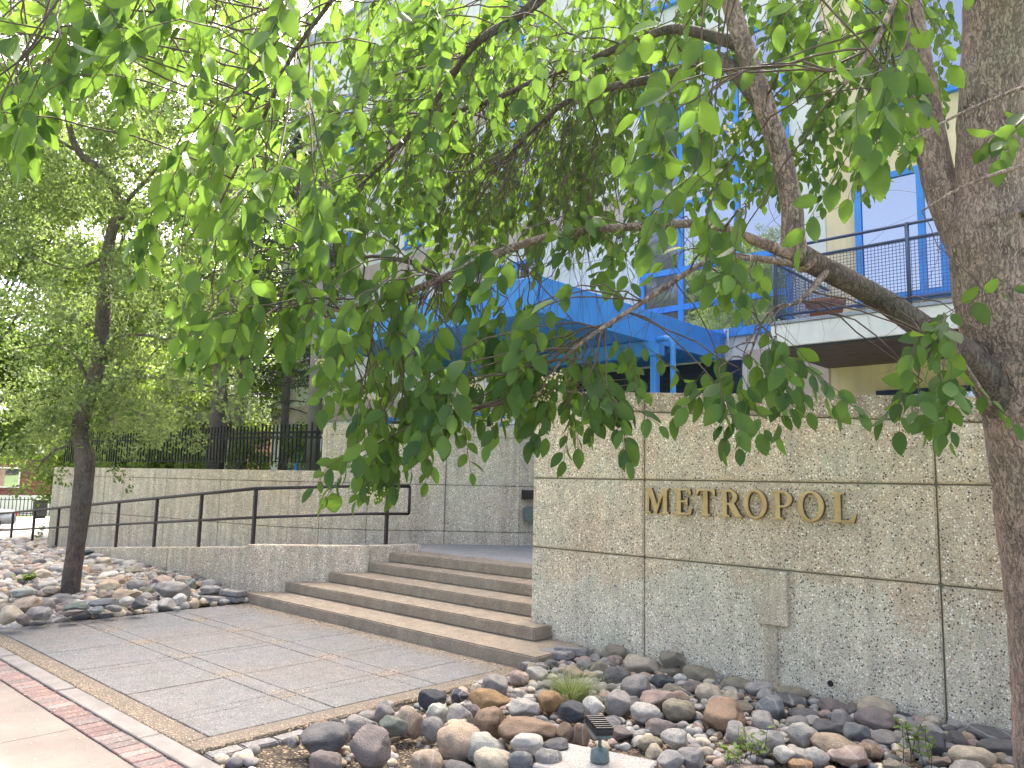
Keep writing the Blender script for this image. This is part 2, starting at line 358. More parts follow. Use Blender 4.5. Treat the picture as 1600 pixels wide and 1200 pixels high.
M['brownbrick'] = plain('brown_brick', (0.22,0.14,0.10), 0.9, 0, 0.25, 5)
M['greyfascia'] = plain('pale_grey_fascia', (0.42,0.43,0.46), 0.8)
M['weedleaf'] = leaf_mat('weed_leaf', (0.09,0.16,0.035), (0.16,0.25,0.05), (0.3,0.42,0.06), 0.35)
# ================================================================== SETTING: ground, road, sidewalk
def ground_z(x, y):
    if x > -19: return 0.0
    return -1.3 * min(1, (-19 - x) / 14.0) ** 1.2
def grid_sheet(name, xs, ys, zf, material, kind='structure'):
    m = MB(); nx, ny = len(xs), len(ys)
    for y in ys:
        for x in xs: m.v.append((x, y, zf(x, y)))
    for j in range(ny-1):
        for i in range(nx-1): m.f.append((j*nx+i, j*nx+i+1, (j+1)*nx+i+1, (j+1)*nx+i))
    o = m.build(name, material); return tag(o, kind=kind)
gx = [-600, -200, -100, -60, -45] + [-40 + 1.5*i for i in range(15)] + [-18.5, -10, 0, 20, 80, 400]
grid_sheet('ground', gx, [-400, -80, -20, -6, 0, 3, 6, 9, 14, 25, 60, 150, 600], lambda x, y: ground_z(x, y) - 0.06, M['grass_ground'])
grid_sheet('road', [x for x in gx if -200 < x < 100], [-13, -9, -5, -2.6], lambda x, y: ground_z(x, y) - 0.12 + 0.004 + 0.03, M['bounce_asphalt'])
# sidewalk slabs in front, brick course, kerb strip
side = MB().box((-19, -2.4, -0.16), (10, 1.93, -0.012)).build('sidewalk', M['joint']); tag(side, kind='structure')
x = -19.0
while x < 6:
    MB().box((x + .004, -2.4, -0.05), (x + 1.496, -0.252, 0.0)).build('paving_slab', M['sidewalk'], side, 0.004)
    MB().box((x + .004, -0.244, -0.05), (x + 1.496, 1.936, 0.0)).build('paving_slab', M['sidewalk'], side, 0.004)
    x += 1.5
brick_me = MB().box((-0.047, -0.088, -0.05), (0.047, 0.088, 0)).mesh('brick', 0.005); brick_me.materials.append(M['brick'])
bc = MB().box((-14, 1.945, -0.16), (2, 2.135, -0.014)).build('brick_course', M['soil']); tag(bc, kind='structure')
for i in range(156):
    o = link('brick', brick_me, bc); o.location = (-13.9 + .1 * i, 2.04 + ru(-.002, .002), ru(-.003, .002)); o.rotation_euler = (0, 0, ru(-.015, .015))
    k = ru(.75, 1.2); o.color = (0.25*k, 0.175*k, 0.155*k, 1) if rnd() < .6 else (0.24*k, 0.20*k, 0.18*k, 1)
ks = MB().box((-14, 2.14, -0.16), (-2.6, 2.285, -0.012)).build('kerb_strip', M['soil']); tag(ks, kind='structure')
for x0 in (-12.5, -11.0, -9.5, -8.0, -6.5, -5.03, -3.55):
    MB().box((x0 + .004, 2.144, -0.1), (x0 + 1.466, 2.28, 0.004)).build('kerb_stone', M['kerb'], ks, 0.006)
# entrance paving of scored panels
pv = MB().box((-9.4, 2.29, -0.2), (-4.6, 5.26, -0.014)).build('entrance_paving', M['joint']); tag(pv, kind='structure')
XP = [(-9.4,-8.70),(-8.58,-7.89),(-7.77,-7.07),(-6.95,-6.205),(-6.08,-5.37),(-5.25,-4.785)]
YP = [(2.47,3.225),(3.39,4.175),(4.35,5.255)]
g = .004
xall = []; yall = []
for i, (a, b) in enumerate(XP):
    xall.append((a, b, 0))
    if i < len(XP)-1: xall.append((b, XP[i+1][0], 1))
for i, (a, b) in enumerate(YP):
    yall.append((a, b, 0))
    if i < len(YP)-1: yall.append((b, YP[i+1][0], 1))
for a, b, s1 in xall:
    for c, d, s2 in yall:
        nm = 'paving_panel' if not (s1 or s2) else 'paving_strip'
        dz = ru(-.0025, .0015)
        MB().box((a+g, c+g, -0.09), (b-g, d-g, dz)).build(nm, M['slab'], pv, 0.004)
MB().box((-9.4, 2.294, -0.09), (-4.79, 2.464, -.002)).build('border_strip', M['slabedge'], pv, 0.006)
MB().box((-4.78, 2.294, -0.09), (-4.605, 5.225, -.001)).build('border_strip', M['slabedge'], pv, 0.006)
# planting beds under the rocks
def bedz_r(x, y): return -0.03 + 0.10 * max(0, (y - 4.2) / 1.7) + .015*noise.noise((x*3, y*3, 0))
def bedz_l(x, y): return -0.02 + 0.15 * max(0, min(1, (y - 2.9) / 2.4)) * max(0.25, min(1, (-9.4 - x) / 1.2)) + .02*noise.noise((x*2, y*2, 3)) + ground_z(x, y)
grid_sheet('rock_bed', [-4.58 + .2*i for i in range(45)], [2.29 + .2*i for i in range(19)], bedz_r, M['soil'])
grid_sheet('rock_bed', [-24 + .25*i for i in range(59)], [2.29 + .2*i for i in range(16)], bedz_l, M['soil'])

# ================================================================== STEPS, LANDING, RAMP
RI = .125
st = empty('entrance_steps', (-7, 5.2, 0), 'broad flight of five tan pebbled concrete steps up to the landing', 'steps')
noses = [5.23, 5.665, 6.09, 6.50, 6.90]
lefts = [-9.62, -9.38, -9.12, -8.86, -8.50]
for k in range(5):
    y0 = noses[k]; z0 = RI*k + (.002 if k else -.1); z1 = RI*(k+1)
    if k == 0: poly = [(lefts[k], y0), (-4.5, y0 - .01), (-4.53, 5.94), (-5.22, 5.94), (-5.22, 6.6), (-8.8, 6.6)]
    elif k == 1: poly = [(lefts[k], y0), (-4.94, y0 + .03), (-4.93, 5.945), (-5.22, 5.945), (-5.22, 7.0), (-8.6, 7.0)]
    elif k < 4: poly = [(lefts[k], y0), (-5.225, y0 + .03), (-5.225, 7.2), (-8.7, 7.2)]
    else: poly = [(lefts[k], y0 - .12), (-5.225, y0 + .03), (-5.225, 7.32), (-8.4, 7.25)]
    fixn(MB().prism(poly, z0, z1).build('step', M['step'], st, 0.012, seg=2))
land = MB().prism([(-8.4, 7.262), (-5.23, 7.332), (-5.22, 6.4), (3, 6.4), (3, 12.9), (-8.0, 12.9), (-9.6, 8.9), (-10.2, 7.9), (-9.9, 7.2), (-8.6, 7.0)], .3, .622).build('entrance_landing', M['landing']); tag(fixn(land), kind='structure')
def ztop(x): return 0.69 + 0.0715 * (x + 9.5) if x < -9.5 else 0.69
rampo = MB().prism([(-9.6, 5.5), (-8.9, 7.2), (-10.0, 7.9), (-11.1, 7.0), (-12.8, 6.7), (-16.5, 6.2), (-19.5, 6.0), (-19.5, 5.5)], -.3, lambda x, y: max(-.02, ztop(x) - .10)).build('ramp', M['landing']); tag(fixn(rampo), kind='structure')

# ================================================================== EXPOSED AGGREGATE WALLS
def panel_wall(origin, udir, ndir, pieces, material, parent, thick=.06, name='panel', bev=.010, gap=.006):
    """pieces: (u0,u1,z0(u),z1(u)) ; ndir points into the wall"""
    O = Vector(origin); U_ = Vector(udir).normalized(); n = Vector(ndir).normalized()
    for (u0, u1, za, zb) in pieces:
        fa = za if callable(za) else (lambda u, q=za: q); fb = zb if callable(zb) else (lambda u, q=zb: q)
        a, b = u0 + gap, u1 - gap
        pts = [O + U_*a + Vector((0,0,fa(a)+gap)), O + U_*b + Vector((0,0,fa(b)+gap)), O + U_*b + Vector((0,0,fb(b)-gap)), O + U_*a + Vector((0,0,fb(a)-gap))]
        o = slabpanel(pts, n, thick).build(name, material, parent); fixn(o)
        bm = bmesh.new(); bm.from_mesh(o.data); bmesh.ops.bevel(bm, geom=bm.edges[:], offset=bev, segments=2, affect='EDGES'); bm.to_mesh(o.data); bm.free()
YW = 5.95
G2, G3 = 1.65, 0.972
g1 = lambda x: 2.343 - 0.0712 * (x + 5.1)
tp = lambda x: 2.527 - 0.0723 * (x + 5.085)
sw = empty('sign_wall', (-3.5, YW, 0), 'tall exposed aggregate concrete wall carrying gold letters', 'wall')
JX = [-5.215, -3.895, -1.53, 0.84, 3.2]
fixn(MB().prism([(-5.2, YW+.022), (3.2, YW+.022), (3.2, YW+.30), (-5.2, YW+.30)], -.2, lambda x, y: tp(x) - .02).build('core', M['joint'], sw))
pcs = []
for a, b in zip(JX[:-1], JX[1:]):
    pcs += [(a, b, -.15, G3), (a, b, G3, G2), (a, b, G2, g1)]
panel_wall((0, YW, 0), (1,0,0), (0,1,0), pcs, M['wall'], sw, .08)
panel_wall((0, YW, 0), (1,0,0), (0,1,0), [(a, b, g1, tp) for a, b in zip(JX[:-1], JX[1:])], M['wall_cop'], sw, .36, 'coping')
panel_wall((-5.215, YW+.085, 0), (0,1,0), (1,0,0), [(0, .275, -.15, G3), (0, .275, G3, G2), (0, .275, G2, 2.3)], M['wall'], sw, .012, 'end_panel', .004)
# concrete outlet block and conduit under it
bl = MB(); a0 = ony(1187, 894, YW-.05); a1 = ony(1226, 980, YW-.05)
bl.box((a0.x, YW-.055, a1.z), (a1.x+.02, YW+.01, G3-.012)); bl.build('outlet_block', M['wall_grey'], sw, 0.006)
MB().box((a0.x+.01, YW-.02, -.1), (a0.x+.115, YW+.01, a1.z-.003)).build('conduit_cover', M['wall_grey'], sw, .005)
hp = ony(1298, 1068, YW); hr = MB(); hr.ring((hp.x, YW-.002, hp.z), (0,1,0), .027, .005, 16, 6); hr.build('drain_ring', M['wall_grey'], sw, smooth=True)
dm = MB(); dm.tube([(hp.x, YW-.004, hp.z), (hp.x, YW+.02, hp.z)], .025, 16); dm.build('drain_hole', M['black'], sw)

# ------------------------------------------------------------------ gold letters
def arc(cx, cy, rx, ry, a0, a1, n=12): return [(cx + rx*cos(radians(a0 + (a1-a0)*i/n)), cy + ry*sin(radians(a0 + (a1-a0)*i/n))) for i in range(n+1)]
LET = {
 'E': [[(0,0),(66,0),(71,24),(65,24),(58,9),(52,6),(27,6),(27,48),(42,48),(47,44),(49,36),(54,36),(54,66),(49,66),(47,58),(42,54),(27,54),(27,94),(50,94),(56,91),(61,78),(67,78),(64,100),(0,100),(0,96),(8,94),(11,90),(11,10),(8,6),(0,4)]],
 'T': [[(22,0),(56,0),(56,4),(49,6),(47,10),(47,94),(58,94),(65,91),(71,76),(77,76),(75,100),(3,100),(0,76),(6,76),(12,91),(19,94),(30,94),(30,10),(28,6),(22,4)]],
 'L': [[(0,0),(64,0),(70,28),(64,28),(57,11),(50,6),(27,6),(27,90),(30,94),(38,96),(38,100),(0,100),(0,96),(8,94),(11,90),(11,10),(8,6),(0,4)]],
 'M': [[(0,0),(27,0),(27,4),(19,6),(17,10),(19,78),(48,0),(54,0),(83,80),(83,10),(81,6),(74,4),(74,0),(108,0),(108,4),(102,6),(100,10),(100,90),(102,94),(108,96),(108,100),(82,100),(56,30),(30,100),(0,100),(0,96),(8,94),(10,90),(10,10),(8,6),(0,4)]],
 'P': [[(0,0),(38,0),(38,4),(30,6),(27,10),(27,43)] + arc(38,71.5,33,28.5,-90,90) + [(0,100),(0,96),(8,94),(11,90),(11,10),(8,6),(0,4)], [(27,49)] + [(27,94)] + arc(37,71.5,17,22.5,90,-90)],
 'R': [[(0,0),(38,0),(38,4),(30,6),(27,10),(27,45),(35,45),(60,4),(64,0),(90,0),(90,4),(82,8),(57,49)] + arc(38,73,32,27,-52,90) + [(0,100),(0,96),(8,94),(11,90),(11,10),(8,6),(0,4)], [(27,51)] + [(27,94)] + arc(37,72.5,16,21.5,90,-90)],
 'O': [arc(44,50,44,53,0,360,40)[:-1], arc(44,50,27,46,360,0,40)[:-1]],
}
sgn = empty('wall_sign', (-2.95, YW, 1.35), 'raised gold serif letters spelling METROPOL on the concrete wall', 'sign')
px0 = [(113,268),(293,413),(430,558),(582,727),(728,882),(907,1040),(1065,1238),(1272,1438)]
for ch, (l, r) in zip('METROPOL', px0):
    xl = ony(980 + l/4, 790, YW-.03).x; xr = ony(980 + r/4, 790, YW-.03).x
    outs = LET[ch]; w = max(p[0] for p in outs[0]) - min(p[0] for p in outs[0])
    cu = bpy.data.curves.new('letter', 'CURVE'); cu.dimensions = '2D'; cu.fill_mode = 'BOTH'
    sx = (xr - xl - .012) / w; sy = .216 / 100; bz = 1.362
    for pts in outs:
        sp = cu.splines.new('POLY'); sp.points.add(len(pts)-1); sp.use_cyclic_u = True
        for i, (u, v) in enumerate(pts): sp.points[i].co = (u*sx, v*sy, 0, 1)
    cu.extrude = .013; cu.bevel_depth = .007; cu.bevel_resolution = 2; cu.offset = -.004
    tmp = bpy.data.objects.new('tmp', cu); me = bpy.data.meshes.new_from_object(tmp); bpy.data.objects.remove(tmp); bpy.data.curves.remove(cu)
    me.materials.clear(); me.materials.append(M['gold']); me.materials.append(M['gold_side'])
    for p in me.polygons:
        if abs(p.normal.z) < .12: p.material_index = 1
    me.transform(Matrix.Translation((xl + .006, YW - .030, bz)) @ Matrix.Rotation(pi/2, 4, 'X'))
    link('letter', me, sgn)

# ------------------------------------------------------------------ low ramp wall
lw = empty('ramp_wall', (-13, 5.4, 0), 'low exposed aggregate wall sloping beside the ramp and turning along the steps', 'wall')
LJ = [-19.6, -17.2, -14.6, -12.0, -9.56]
for a, b in zip(LJ[:-1], LJ[1:]):
    o = MB().prism([(a+.003, 5.32), (b-.003, 5.32), (b-.003, 5.52), (a+.003, 5.52)], -1.0, lambda x, y: ztop(x)).build('panel', M['wall_grey'], lw, .012, seg=2); fixn(o)
DP = [(-9.555, 5.25), (-8.56, 6.5), (-8.40, 7.26)]
for (a, b) in zip(DP[:-1], DP[1:]):
    a_, b_ = Vector((*a, 0)), Vector((*b, 0)); d = (b_-a_).normalized(); nn = Vector((-d.y, d.x, 0))
    p = [a_ + d*.002, b_ - d*.002, b_ + nn*.22 - d*.002, a_ + nn*.22 + d*.002]
    o = MB().prism([(q.x, q.y) for q in p], -.1, .715).build('panel', M['wall_grey'], lw, .012, seg=2); fixn(o)

# ------------------------------------------------------------------ back wall along the ramp
BW = [(-18.9,5.76),(-16.57,5.99),(-14.54,6.33),(-12.83,6.51),(-11.1,6.79),(-10.66,7.075),(-10.0,7.5),(-9.2,8.41),(-8.35,9.21),(-7.95,10.6),(-7.9,12.7)]
bw = empty('ramp_back_wall', (-11, 7, 0), 'long curving exposed aggregate retaining wall behind the ramp and landing', 'wall')
ZL, ZU = .82, 1.54
for i, (a, b) in enumerate(zip(BW[:-1], BW[1:])):
    A, B = Vector((*a, 0)), Vector((*b, 0)); d = (B-A); L = d.length; d.normalize(); n = Vector((-d.y, d.x, 0))
    tall = a[0] > -10.7
    zt = 2.48 if tall else 1.72
    rows = [(-1.0 if i < 4 else .3, ZL), (ZL, ZU)] + ([(ZU, 2.30), (2.30, zt)] if tall else [(ZU, zt)])
    c = slabpanel([A + n*.02, B + n*.02, B + n*.02 + Vector((0,0,zt-.03)), A + n*.02 + Vector((0,0,zt-.03))], n, .3).build('core', M['joint'], bw); fixn(c)
    panel_wall(A, d, n, [(0, L, r0, r1) for r0, r1 in rows[:-1]], M['wall_grey'], bw, .07, 'panel', .006, .0045)
    panel_wall(A, d, n, [(0, L, *rows[-1])], M['wall_grey'], bw, .36, 'coping', .008, .003)
    if i == 5: 
        pass
A = Vector((-10.66, 7.075, 0)); d = Vector((-.0,1,0))
MB().box((-10.68, 7.08, 1.70), (-10.58, 7.42, 2.47)).build('end_panel', M['wall_grey'], bw, .006)
# raised garden behind the fence
gd = MB().prism([(-18.8, 6.1), (-14.4, 6.6), (-11.2, 7.1), (-10.7, 7.4), (-10.0, 7.9), (-8.5, 9.6), (-8.2, 12.74), (-18.8, 12.74)], .2, 1.62).build('garden_terrace', M['grass_ground']); tag(fixn(gd), kind='structure')

# ------------------------------------------------------------------ ramp handrail
hr = empty('ramp_handrail', (-13, 5.42, .4), 'dark brown two-bar steel handrail along the ramp and low wall', 'handrail')
RP = [(-21.7, 5.42), (-20.2, 5.42), (-18.72, 5.42), (-17.25, 5.42), (-15.77, 5.42), (-14.27, 5.42), (-12.74, 5.42), (-11.22, 5.42), (-9.68, 5.42), (-8.86, 6.62), (-8.62, 7.2)]
def rz(x): return (0.69 + 0.0715*(x + 9.5) if x < -9.6 else .715)
for i, (x, y) in enumerate(RP[:-1]):
    if i == 9: x, y = -8.80, 6.95
    MB().box((x-.022, y-.022, rz(x)-.05 if i > 1 else -.3), (x+.022, y+.022, rz(x)+.755)).build('post', M['rail'], hr, .003)
for h, w in ((.77, .05), (.385, .04)):
    m = MB(); m.tube([(x, y, rz(x) + h - (0 if i < 9 else -.03)) for i, (x, y) in enumerate(RP)], w/2, 8); m.build('rail', M['rail'], hr, smooth=True)
m = MB(); m.tube([(-8.62, 7.2, .715+.80), (-8.62, 7.2, .715+.415)], .022, 8); m.build('rail_end', M['rail'], hr, smooth=True)

# ------------------------------------------------------------------ iron fence on the back wall
fe = empty('iron_fence', (-14.5, 6.5, 1.72), 'black iron picket fence with ring scrolls on top of the retaining wall', 'fence')
pl = []
FP = [(-18.9,5.93),(-16.57,6.16),(-14.54,6.5),(-12.83,6.68),(-11.14,6.96),(-10.72,7.24)]
for a, b in zip(FP[:-1], FP[1:]): pl.append((Vector((*a,0)), Vector((*b,0))))
tot = sum((b-a).length for a, b in pl); s = 0.03; nxt = 0.05; idx = 0
pk_me = MB().box((-.011,-.011,1.84),(.011,.011,2.47)).mesh('picket'); pk_me.materials.append(M['iron'])
po_me = MB().box((-.012,-.012,1.715),(.012,.012,2.50)).mesh('post'); po_me.materials.append(M['iron'])
rg = MB(); rg.ring((0,0,2.30), (0,1,0), .036, .010, 12, 4); rg_me = rg.mesh('ring_scroll'); rg_me.materials.append(M['iron'])
acc = 0
for a, b in pl:
    L = (b-a).length; d = (b-a).normalized(); ang = math.atan2(d.y, d.x)
    while nxt < acc + L:
        p = a + d*(nxt-acc)
        o = link('post' if idx % 12 == 0 else 'picket', po_me if idx % 12 == 0 else pk_me, fe); o.location = (p.x, p.y, 0); o.rotation_euler = (0,0,ang)
        q = p + d*.0475; o = link('ring_scroll', rg_me, fe); o.location = (q.x, q.y, 0); o.rotation_euler = (0,0,ang)
        nxt += .095; idx += 1
    acc += L
for z in (1.86, 2.245, 2.35):
    m = MB()
    for a, b in pl: m.bar((a.x,a.y,z), (b.x,b.y,z), .012, .016)
    m.build('rail', M['iron'], fe)

# ------------------------------------------------------------------ small boxes on the wall beside the doorway
p1 = ony(824, 773, 9.33)
ib = MB().box((p1.x-.05, 9.24, p1.z-.07), (p1.x+.2, 9.5, p1.z+.07)).build('intercom_box', M['black'], None, .01); tag(ib, 'black box on the shaded wall behind the sign wall, the upper one', 'box')
p2_ = ony(827, 803, 9.33)
ib = MB().box((p2_.x-.045, 9.24, p2_.z-.11), (p2_.x+.2, 9.5, p2_.z+.11)).build('mail_box', M['teal'], None, .01); tag(ib, 'grey green box on the shaded wall behind the sign wall, the lower one', 'box')
# ================================================================== APARTMENT BUILDING
YF = 12.75
bd = empty('apartment_building', (-10, YF, 0), 'white and yellow stucco apartment block with blue window frames behind the wall', 'building')
MB().box((-22, YF, 0), (-4.77, 24, 15.6)).build('white_wall', M['white'], bd)  # unseen top raised so the block's shadow reaches over the sidewalk
MB().box((-4.765, YF+.01, 0), (6, 24, 15.6)).build('yellow_wall', M['yellow'], bd)
for z0, z1 in ((3.22,3.72),(6.95,7.5),(10.3,10.85)):
    for a, b in ((-22.03,-8.5),):
        MB().box((a, YF-.035, z0), (b, YF+.01, z1)).build('band', M['pinkish'], bd, .006)
MB().box((-6.2, YF-.03, 0.62), (-4.775, YF+.02, 4.0)).build('band', M['pinkish'], bd, .006)
MB().box((-22.1, YF-.12, 15.45), (6.1, YF+.3, 15.75)).build('parapet', M['cap'], bd, .01)
def window(x0, x1, z0, z1, vm=(), hm=(), gl='glass', fr='blue', w=.075, dark_cols=()):
    f = MB(); y0, y1 = YF-.06, YF+.03
    f.box((x0, y0, z0), (x0+w, y1, z1)); f.box((x1-w, y0, z0), (x1, y1, z1))
    f.box((x0+w, y0+.002, z0), (x1-w, y1, z0+w)); f.box((x0+w, y0+.002, z1-w), (x1-w, y1, z1))
    for v in vm: f.box((v-w/2, y0+.004, z0+w), (v+w/2, y1, z1-w))
    for h in hm: f.box((x0+w, y0+.008, h-w/2), (x1-w, y1, h+w/2))
    fo = f.build('window', M[fr], bd)
    xs = [x0+w] + sorted(vm) + [x1-w]; zs = [z0+w] + sorted(hm) + [z1-w]
    for i in range(len(xs)-1):
        for j in range(len(zs)-1):
            p = MB(); p.box((xs[i]+.012, YF-.022, zs[j]+.012), (xs[i+1]-.012, YF-.008, zs[j+1]-.012))
            link('pane', p.mesh('pane'), fo, M['glass_dark' if i in dark_cols else gl])
    s = MB(); s.box((x0-.04, YF-.1, z0-.05), (x1+.04, YF+.02, z0-.003)); link('sill', s.mesh('sill'), fo, M[fr])
window(-8.42, -5.35, 4.32, 10.0, (-7.5, -6.34), (4.95, 5.68, 6.95, 8.2), dark_cols=(0,), w=.11)
for x0, x1, z0, z1 in ((-19.4,-18.3,4.5,6.2),(-15.8,-14.85,4.5,6.4),(-12.45,-11.05,4.7,6.6),(-19.4,-18.3,7.8,9.8),(-15.8,-14.85,7.7,9.8),(-12.45,-11.05,7.9,10.0),(-19.4,-18.3,11.2,13),(-15.8,-14.85,11.2,13),(-12.45,-11.05,11.2,13.2),(-8.4,-6.4,11.2,13.4)):
    window(x0, x1, z0, z1, ((x0+x1)/2,), ())
window(-13.1, -11.1, 1.3, 3.2, (-12.1,), ())
window(-17.2, -15.2, 1.3, 3.2, (-16.2,), ())
window(-21.2, -19.9, 1.0, 3.0, (-20.5,), (), w=.12)
window(-4.28, -2.95, 4.55, 6.62, (-3.3,), (), w=.1)
window(-1.9, .2, 4.55, 6.62, (-.8,), (), w=.1)
window(-4.05, -.9, 1.2, 3.14, (-3.0,-2.0), (), fr='navy')
window(-4.0, -2.4, 7.7, 9.8, (-3.2,), ()); window(-1.6, .3, 7.7, 9.8, (-.7,), ()); window(-4.0, -2.4, 11.0, 13, (-3.2,), ()); window(-1.6, .3, 11.0, 13, (-.7,), ())
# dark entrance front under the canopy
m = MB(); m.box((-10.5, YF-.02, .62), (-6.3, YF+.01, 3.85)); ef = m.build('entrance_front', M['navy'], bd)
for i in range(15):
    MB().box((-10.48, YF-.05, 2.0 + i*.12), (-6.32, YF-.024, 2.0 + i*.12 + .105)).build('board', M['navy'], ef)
# blue canopy
XC, YC = -6.63, 7.6
cn = MB(); cn.box((-11.6, YC+.02, 3.9), (XC-.02, YF-.003, 4.28)); cano = cn.build('canopy', M['blue'], bd)
MB().box((-11.6, YC-.03, 3.83), (XC, YC+.015, 4.33)).build('fascia', M['blue'], cano, .006)
MB().box((XC-.015, YC+.02, 3.832), (XC+.03, YF-.065, 4.328)).build('fascia', M['blue'], cano, .006)
MB().box((-11.63, YC+.02, 3.832), (-11.585, YF-.065, 4.328)).build('fascia', M['blue'], cano, .006)
y = YC + .03; i = 0
while y < YF - .25:
    MB().box((-11.55, y, 3.852), (XC-.03, y + .17, 3.885)).build('soffit_board', M['blue'], cano, .003); y += .19; i += 1
MB().box((-11.5, 10.21, 3.60), (-6.42, 10.39, 3.845)).build('beam', M['blue'], cano, .01)
MB().box((-6.60, 10.24, .62), (-6.49, 10.36, 3.60)).build('post', M['blue'], cano, .01)
MB().box((-11.4, 10.24, .62), (-11.29, 10.36, 3.60)).build('post', M['blue'], cano, .01)
m = MB(); m.tube([(-6.45,10.2,3.84),(-6.28,10.2,3.845),(-6.20,10.2,3.82),(-6.165,10.2,3.75),(-6.16,10.2,3.5),(-6.16,10.2,.6)], .045, 12); m.build('downpipe', M['blue'], cano, smooth=True)
m = MB(); m.tube([(-6.56,12.62,4.33),(-6.56,12.62,4.40),(-6.5,12.62,4.40),(-6.5,12.62,3.9)], .018, 8); m.build('vent_pipe', M['offwhite'], cano, smooth=True)
# balcony
YB, XB = 10.62, -4.80
bo = MB(); bo.box((XB, YB, 3.60), (6, YF-.003, 3.925)); balc = bo.build('balcony', M['white'], bd, .01)
MB().box((XB-.02, YB-.025, 3.928), (6.02, YF-.004, 3.975)).build('edge_flashing', M['cap'], balc, .004)
xx = XB + .03; 
y = YB + .04
while y < YF - .12:
    MB().box((XB+.02, y, 3.55), (6, y + .105, 3.598)).build('soffit_slat', M['brownslat'], balc, .003); y += .12
MB().box((XB+.01, YB+.012, 3.57), (5.9, YF-.01, 3.596)).build('soffit_back', M['black'], balc)
mr = MB()
for z in (4.07, 4.86, 5.06): mr.tube([(XB+.05, YB+.06, z), (6, YB+.06, z)], .022, 8)
for z in (4.07, 4.86, 5.06): mr.tube([(XB+.05, YB+.06, z), (XB+.05, YF-.02, z)], .022, 8)
mr.build('railing_bars', M['navyrail'], balc, smooth=True)
for x in (XB+.05, -2.95, -1.1, .75, 2.6):
    m = MB(); m.tube([(x, YB+.062, 3.97), (x, YB+.062, 5.08)], .028, 8); m.build('railing_post', M['navyrail'], balc, smooth=True)
wm = MB(); x = XB + .09
while x < 2.5: wm.bar((x, YB+.06, 4.08), (x, YB+.06, 4.85), .006); x += .045
z = 4.11
while z < 4.85: wm.bar((XB+.06, YB+.058, z), (2.5, YB+.058, z), .006); z += .045
y = YB + .1
while y < YF - .1: wm.bar((XB+.05, y, 4.08), (XB+.05, y, 4.85), .006); y += .045
z = 4.11
while z < 4.85: wm.bar((XB+.052, YB+.06, z), (XB+.052, YF-.05, z), .006); z += .045
tag(wm.build('wire_mesh', M['navyrail'], balc), kind='stuff')
pp = ony(1290, 470, 11.25)
fp = empty('flower_pot', (pp.x, 11.25, 3.976), 'terracotta flower pot standing on the balcony behind the mesh', 'flower pot')
pm = MB(); pm.lathe((pp.x, 11.25, 3.976), [(.17,0),(.19,.02),(.25,.27),(.27,.275),(.28,.34),(.25,.345),(.235,.27),(.1,.25)], 20); link('pot', pm.mesh('pot', 0, True), fp, M['terracotta'])
pm = MB(); pm.lathe((pp.x, 11.25, 4.2), [(.236,0),(.236,.03),(.02,.05)], 16); link('soil', pm.mesh('soil'), fp, M['soil'])
# concrete column behind the fence
co = atd(492, 640, 15.5); cx, cy = co.x, co.y
cc = empty('concrete_column', (cx, cy, 1.62), 'round grey concrete column standing behind the end of the iron fence', 'column')
m = MB(); m.lathe((cx, cy, 0), [(.14,1.6),(.14,6.2)], 18); link('shaft', m.mesh('shaft', 0, True), cc, M['kerb'])
m = MB(); m.box((cx-.2, cy-.2, 1.6), (cx+.2, cy+.2, 1.68)); link('base', m.mesh('base', .01), cc, M['kerb'])
m = MB(); m.box((cx-.25, cy-.25, 6.2), (cx+.25, cy+.25, 6.35)); link('cap', m.mesh('cap', .01), cc, M['kerb'])

# ================================================================== FAR LEFT: street, houses, car
grid_sheet('road', [-58, -50, -43, -37], [-200, -40, 0, 10, 30, 80, 300], lambda x, y: ground_z(x, y) - .02, M['kerb'])
grid_sheet('path', [-31, -29.5, -28], [-60, 0, 10, 60], lambda x, y: ground_z(x, y) - .03, M['sidewalk'])
grid_sheet('path', [-25.6, -24.3, -23], [-60, 0, 10, 60], lambda x, y: ground_z(x, y) - .03, M['sidewalk'])
hs = empty('far_house', (-64, 16, -1.3), 'low house with dull red siding and white base across the street', 'house')
MB().box((-74, 2, -1.5), (-62, 30, 0.0)).build('base_wall', M['offwhite'], hs)
for i in range(9): MB().box((-74, 1.98, .01 + i*.3), (-61.97, 30.02, .01 + i*.3 + .28)).build('siding_board', M['redbrick'], hs)
m = MB(); m.prism([(-74.4,1.6),(-61.5,1.6),(-61.5,30.4),(-74.4,30.4)], 2.72, 2.95)
m.add([(-61.5,1.6,2.95),(-61.5,30.4,2.95),(-68,28,5.2),(-68,4,5.2),(-74.4,1.6,2.95),(-74.4,30.4,2.95)], [(0,1,2,3),(4,3,2,5),(0,3,4),(1,5,2)]); m.build('roof', M['roof'], hs)
for y in (5, 10, 15.2, 20): 
    f = MB().box((-61.95, y, .5), (-61.9, y+1.6, 1.9)).build('window', M['offwhite'], hs)
    MB().box((-61.93, y+.1, .6), (-61.88, y+1.5, 1.8)).build('pane', M['glass'], f)
ff = empty('street_fence', (-58.5, 14, -1.3), 'black iron fence in front of the red house across the street', 'fence')
fm = MB().box((-.02,-.02,-1.3),(.02,.02,-.05)).mesh('picket'); fm.materials.append(M['iron'])
for i in range(70): o = link('picket', fm, ff); o.location = (-58.5, 9 + .22*i, 0)
for z in (-1.1, -.2): MB().bar((-58.5,9,z),(-58.5,24.4,z),.04).build('rail', M['iron'], ff)
ub = atd(63, 791, 50); u = empty('street_bin', (ub.x, ub.y, -1.3), 'black bin standing on the grass by the far fence', 'bin')
MB().box((ub.x-.3, ub.y-.35, -1.2), (ub.x+.3, ub.y+.35, -.25)).build('body', M['black'], u, .03)
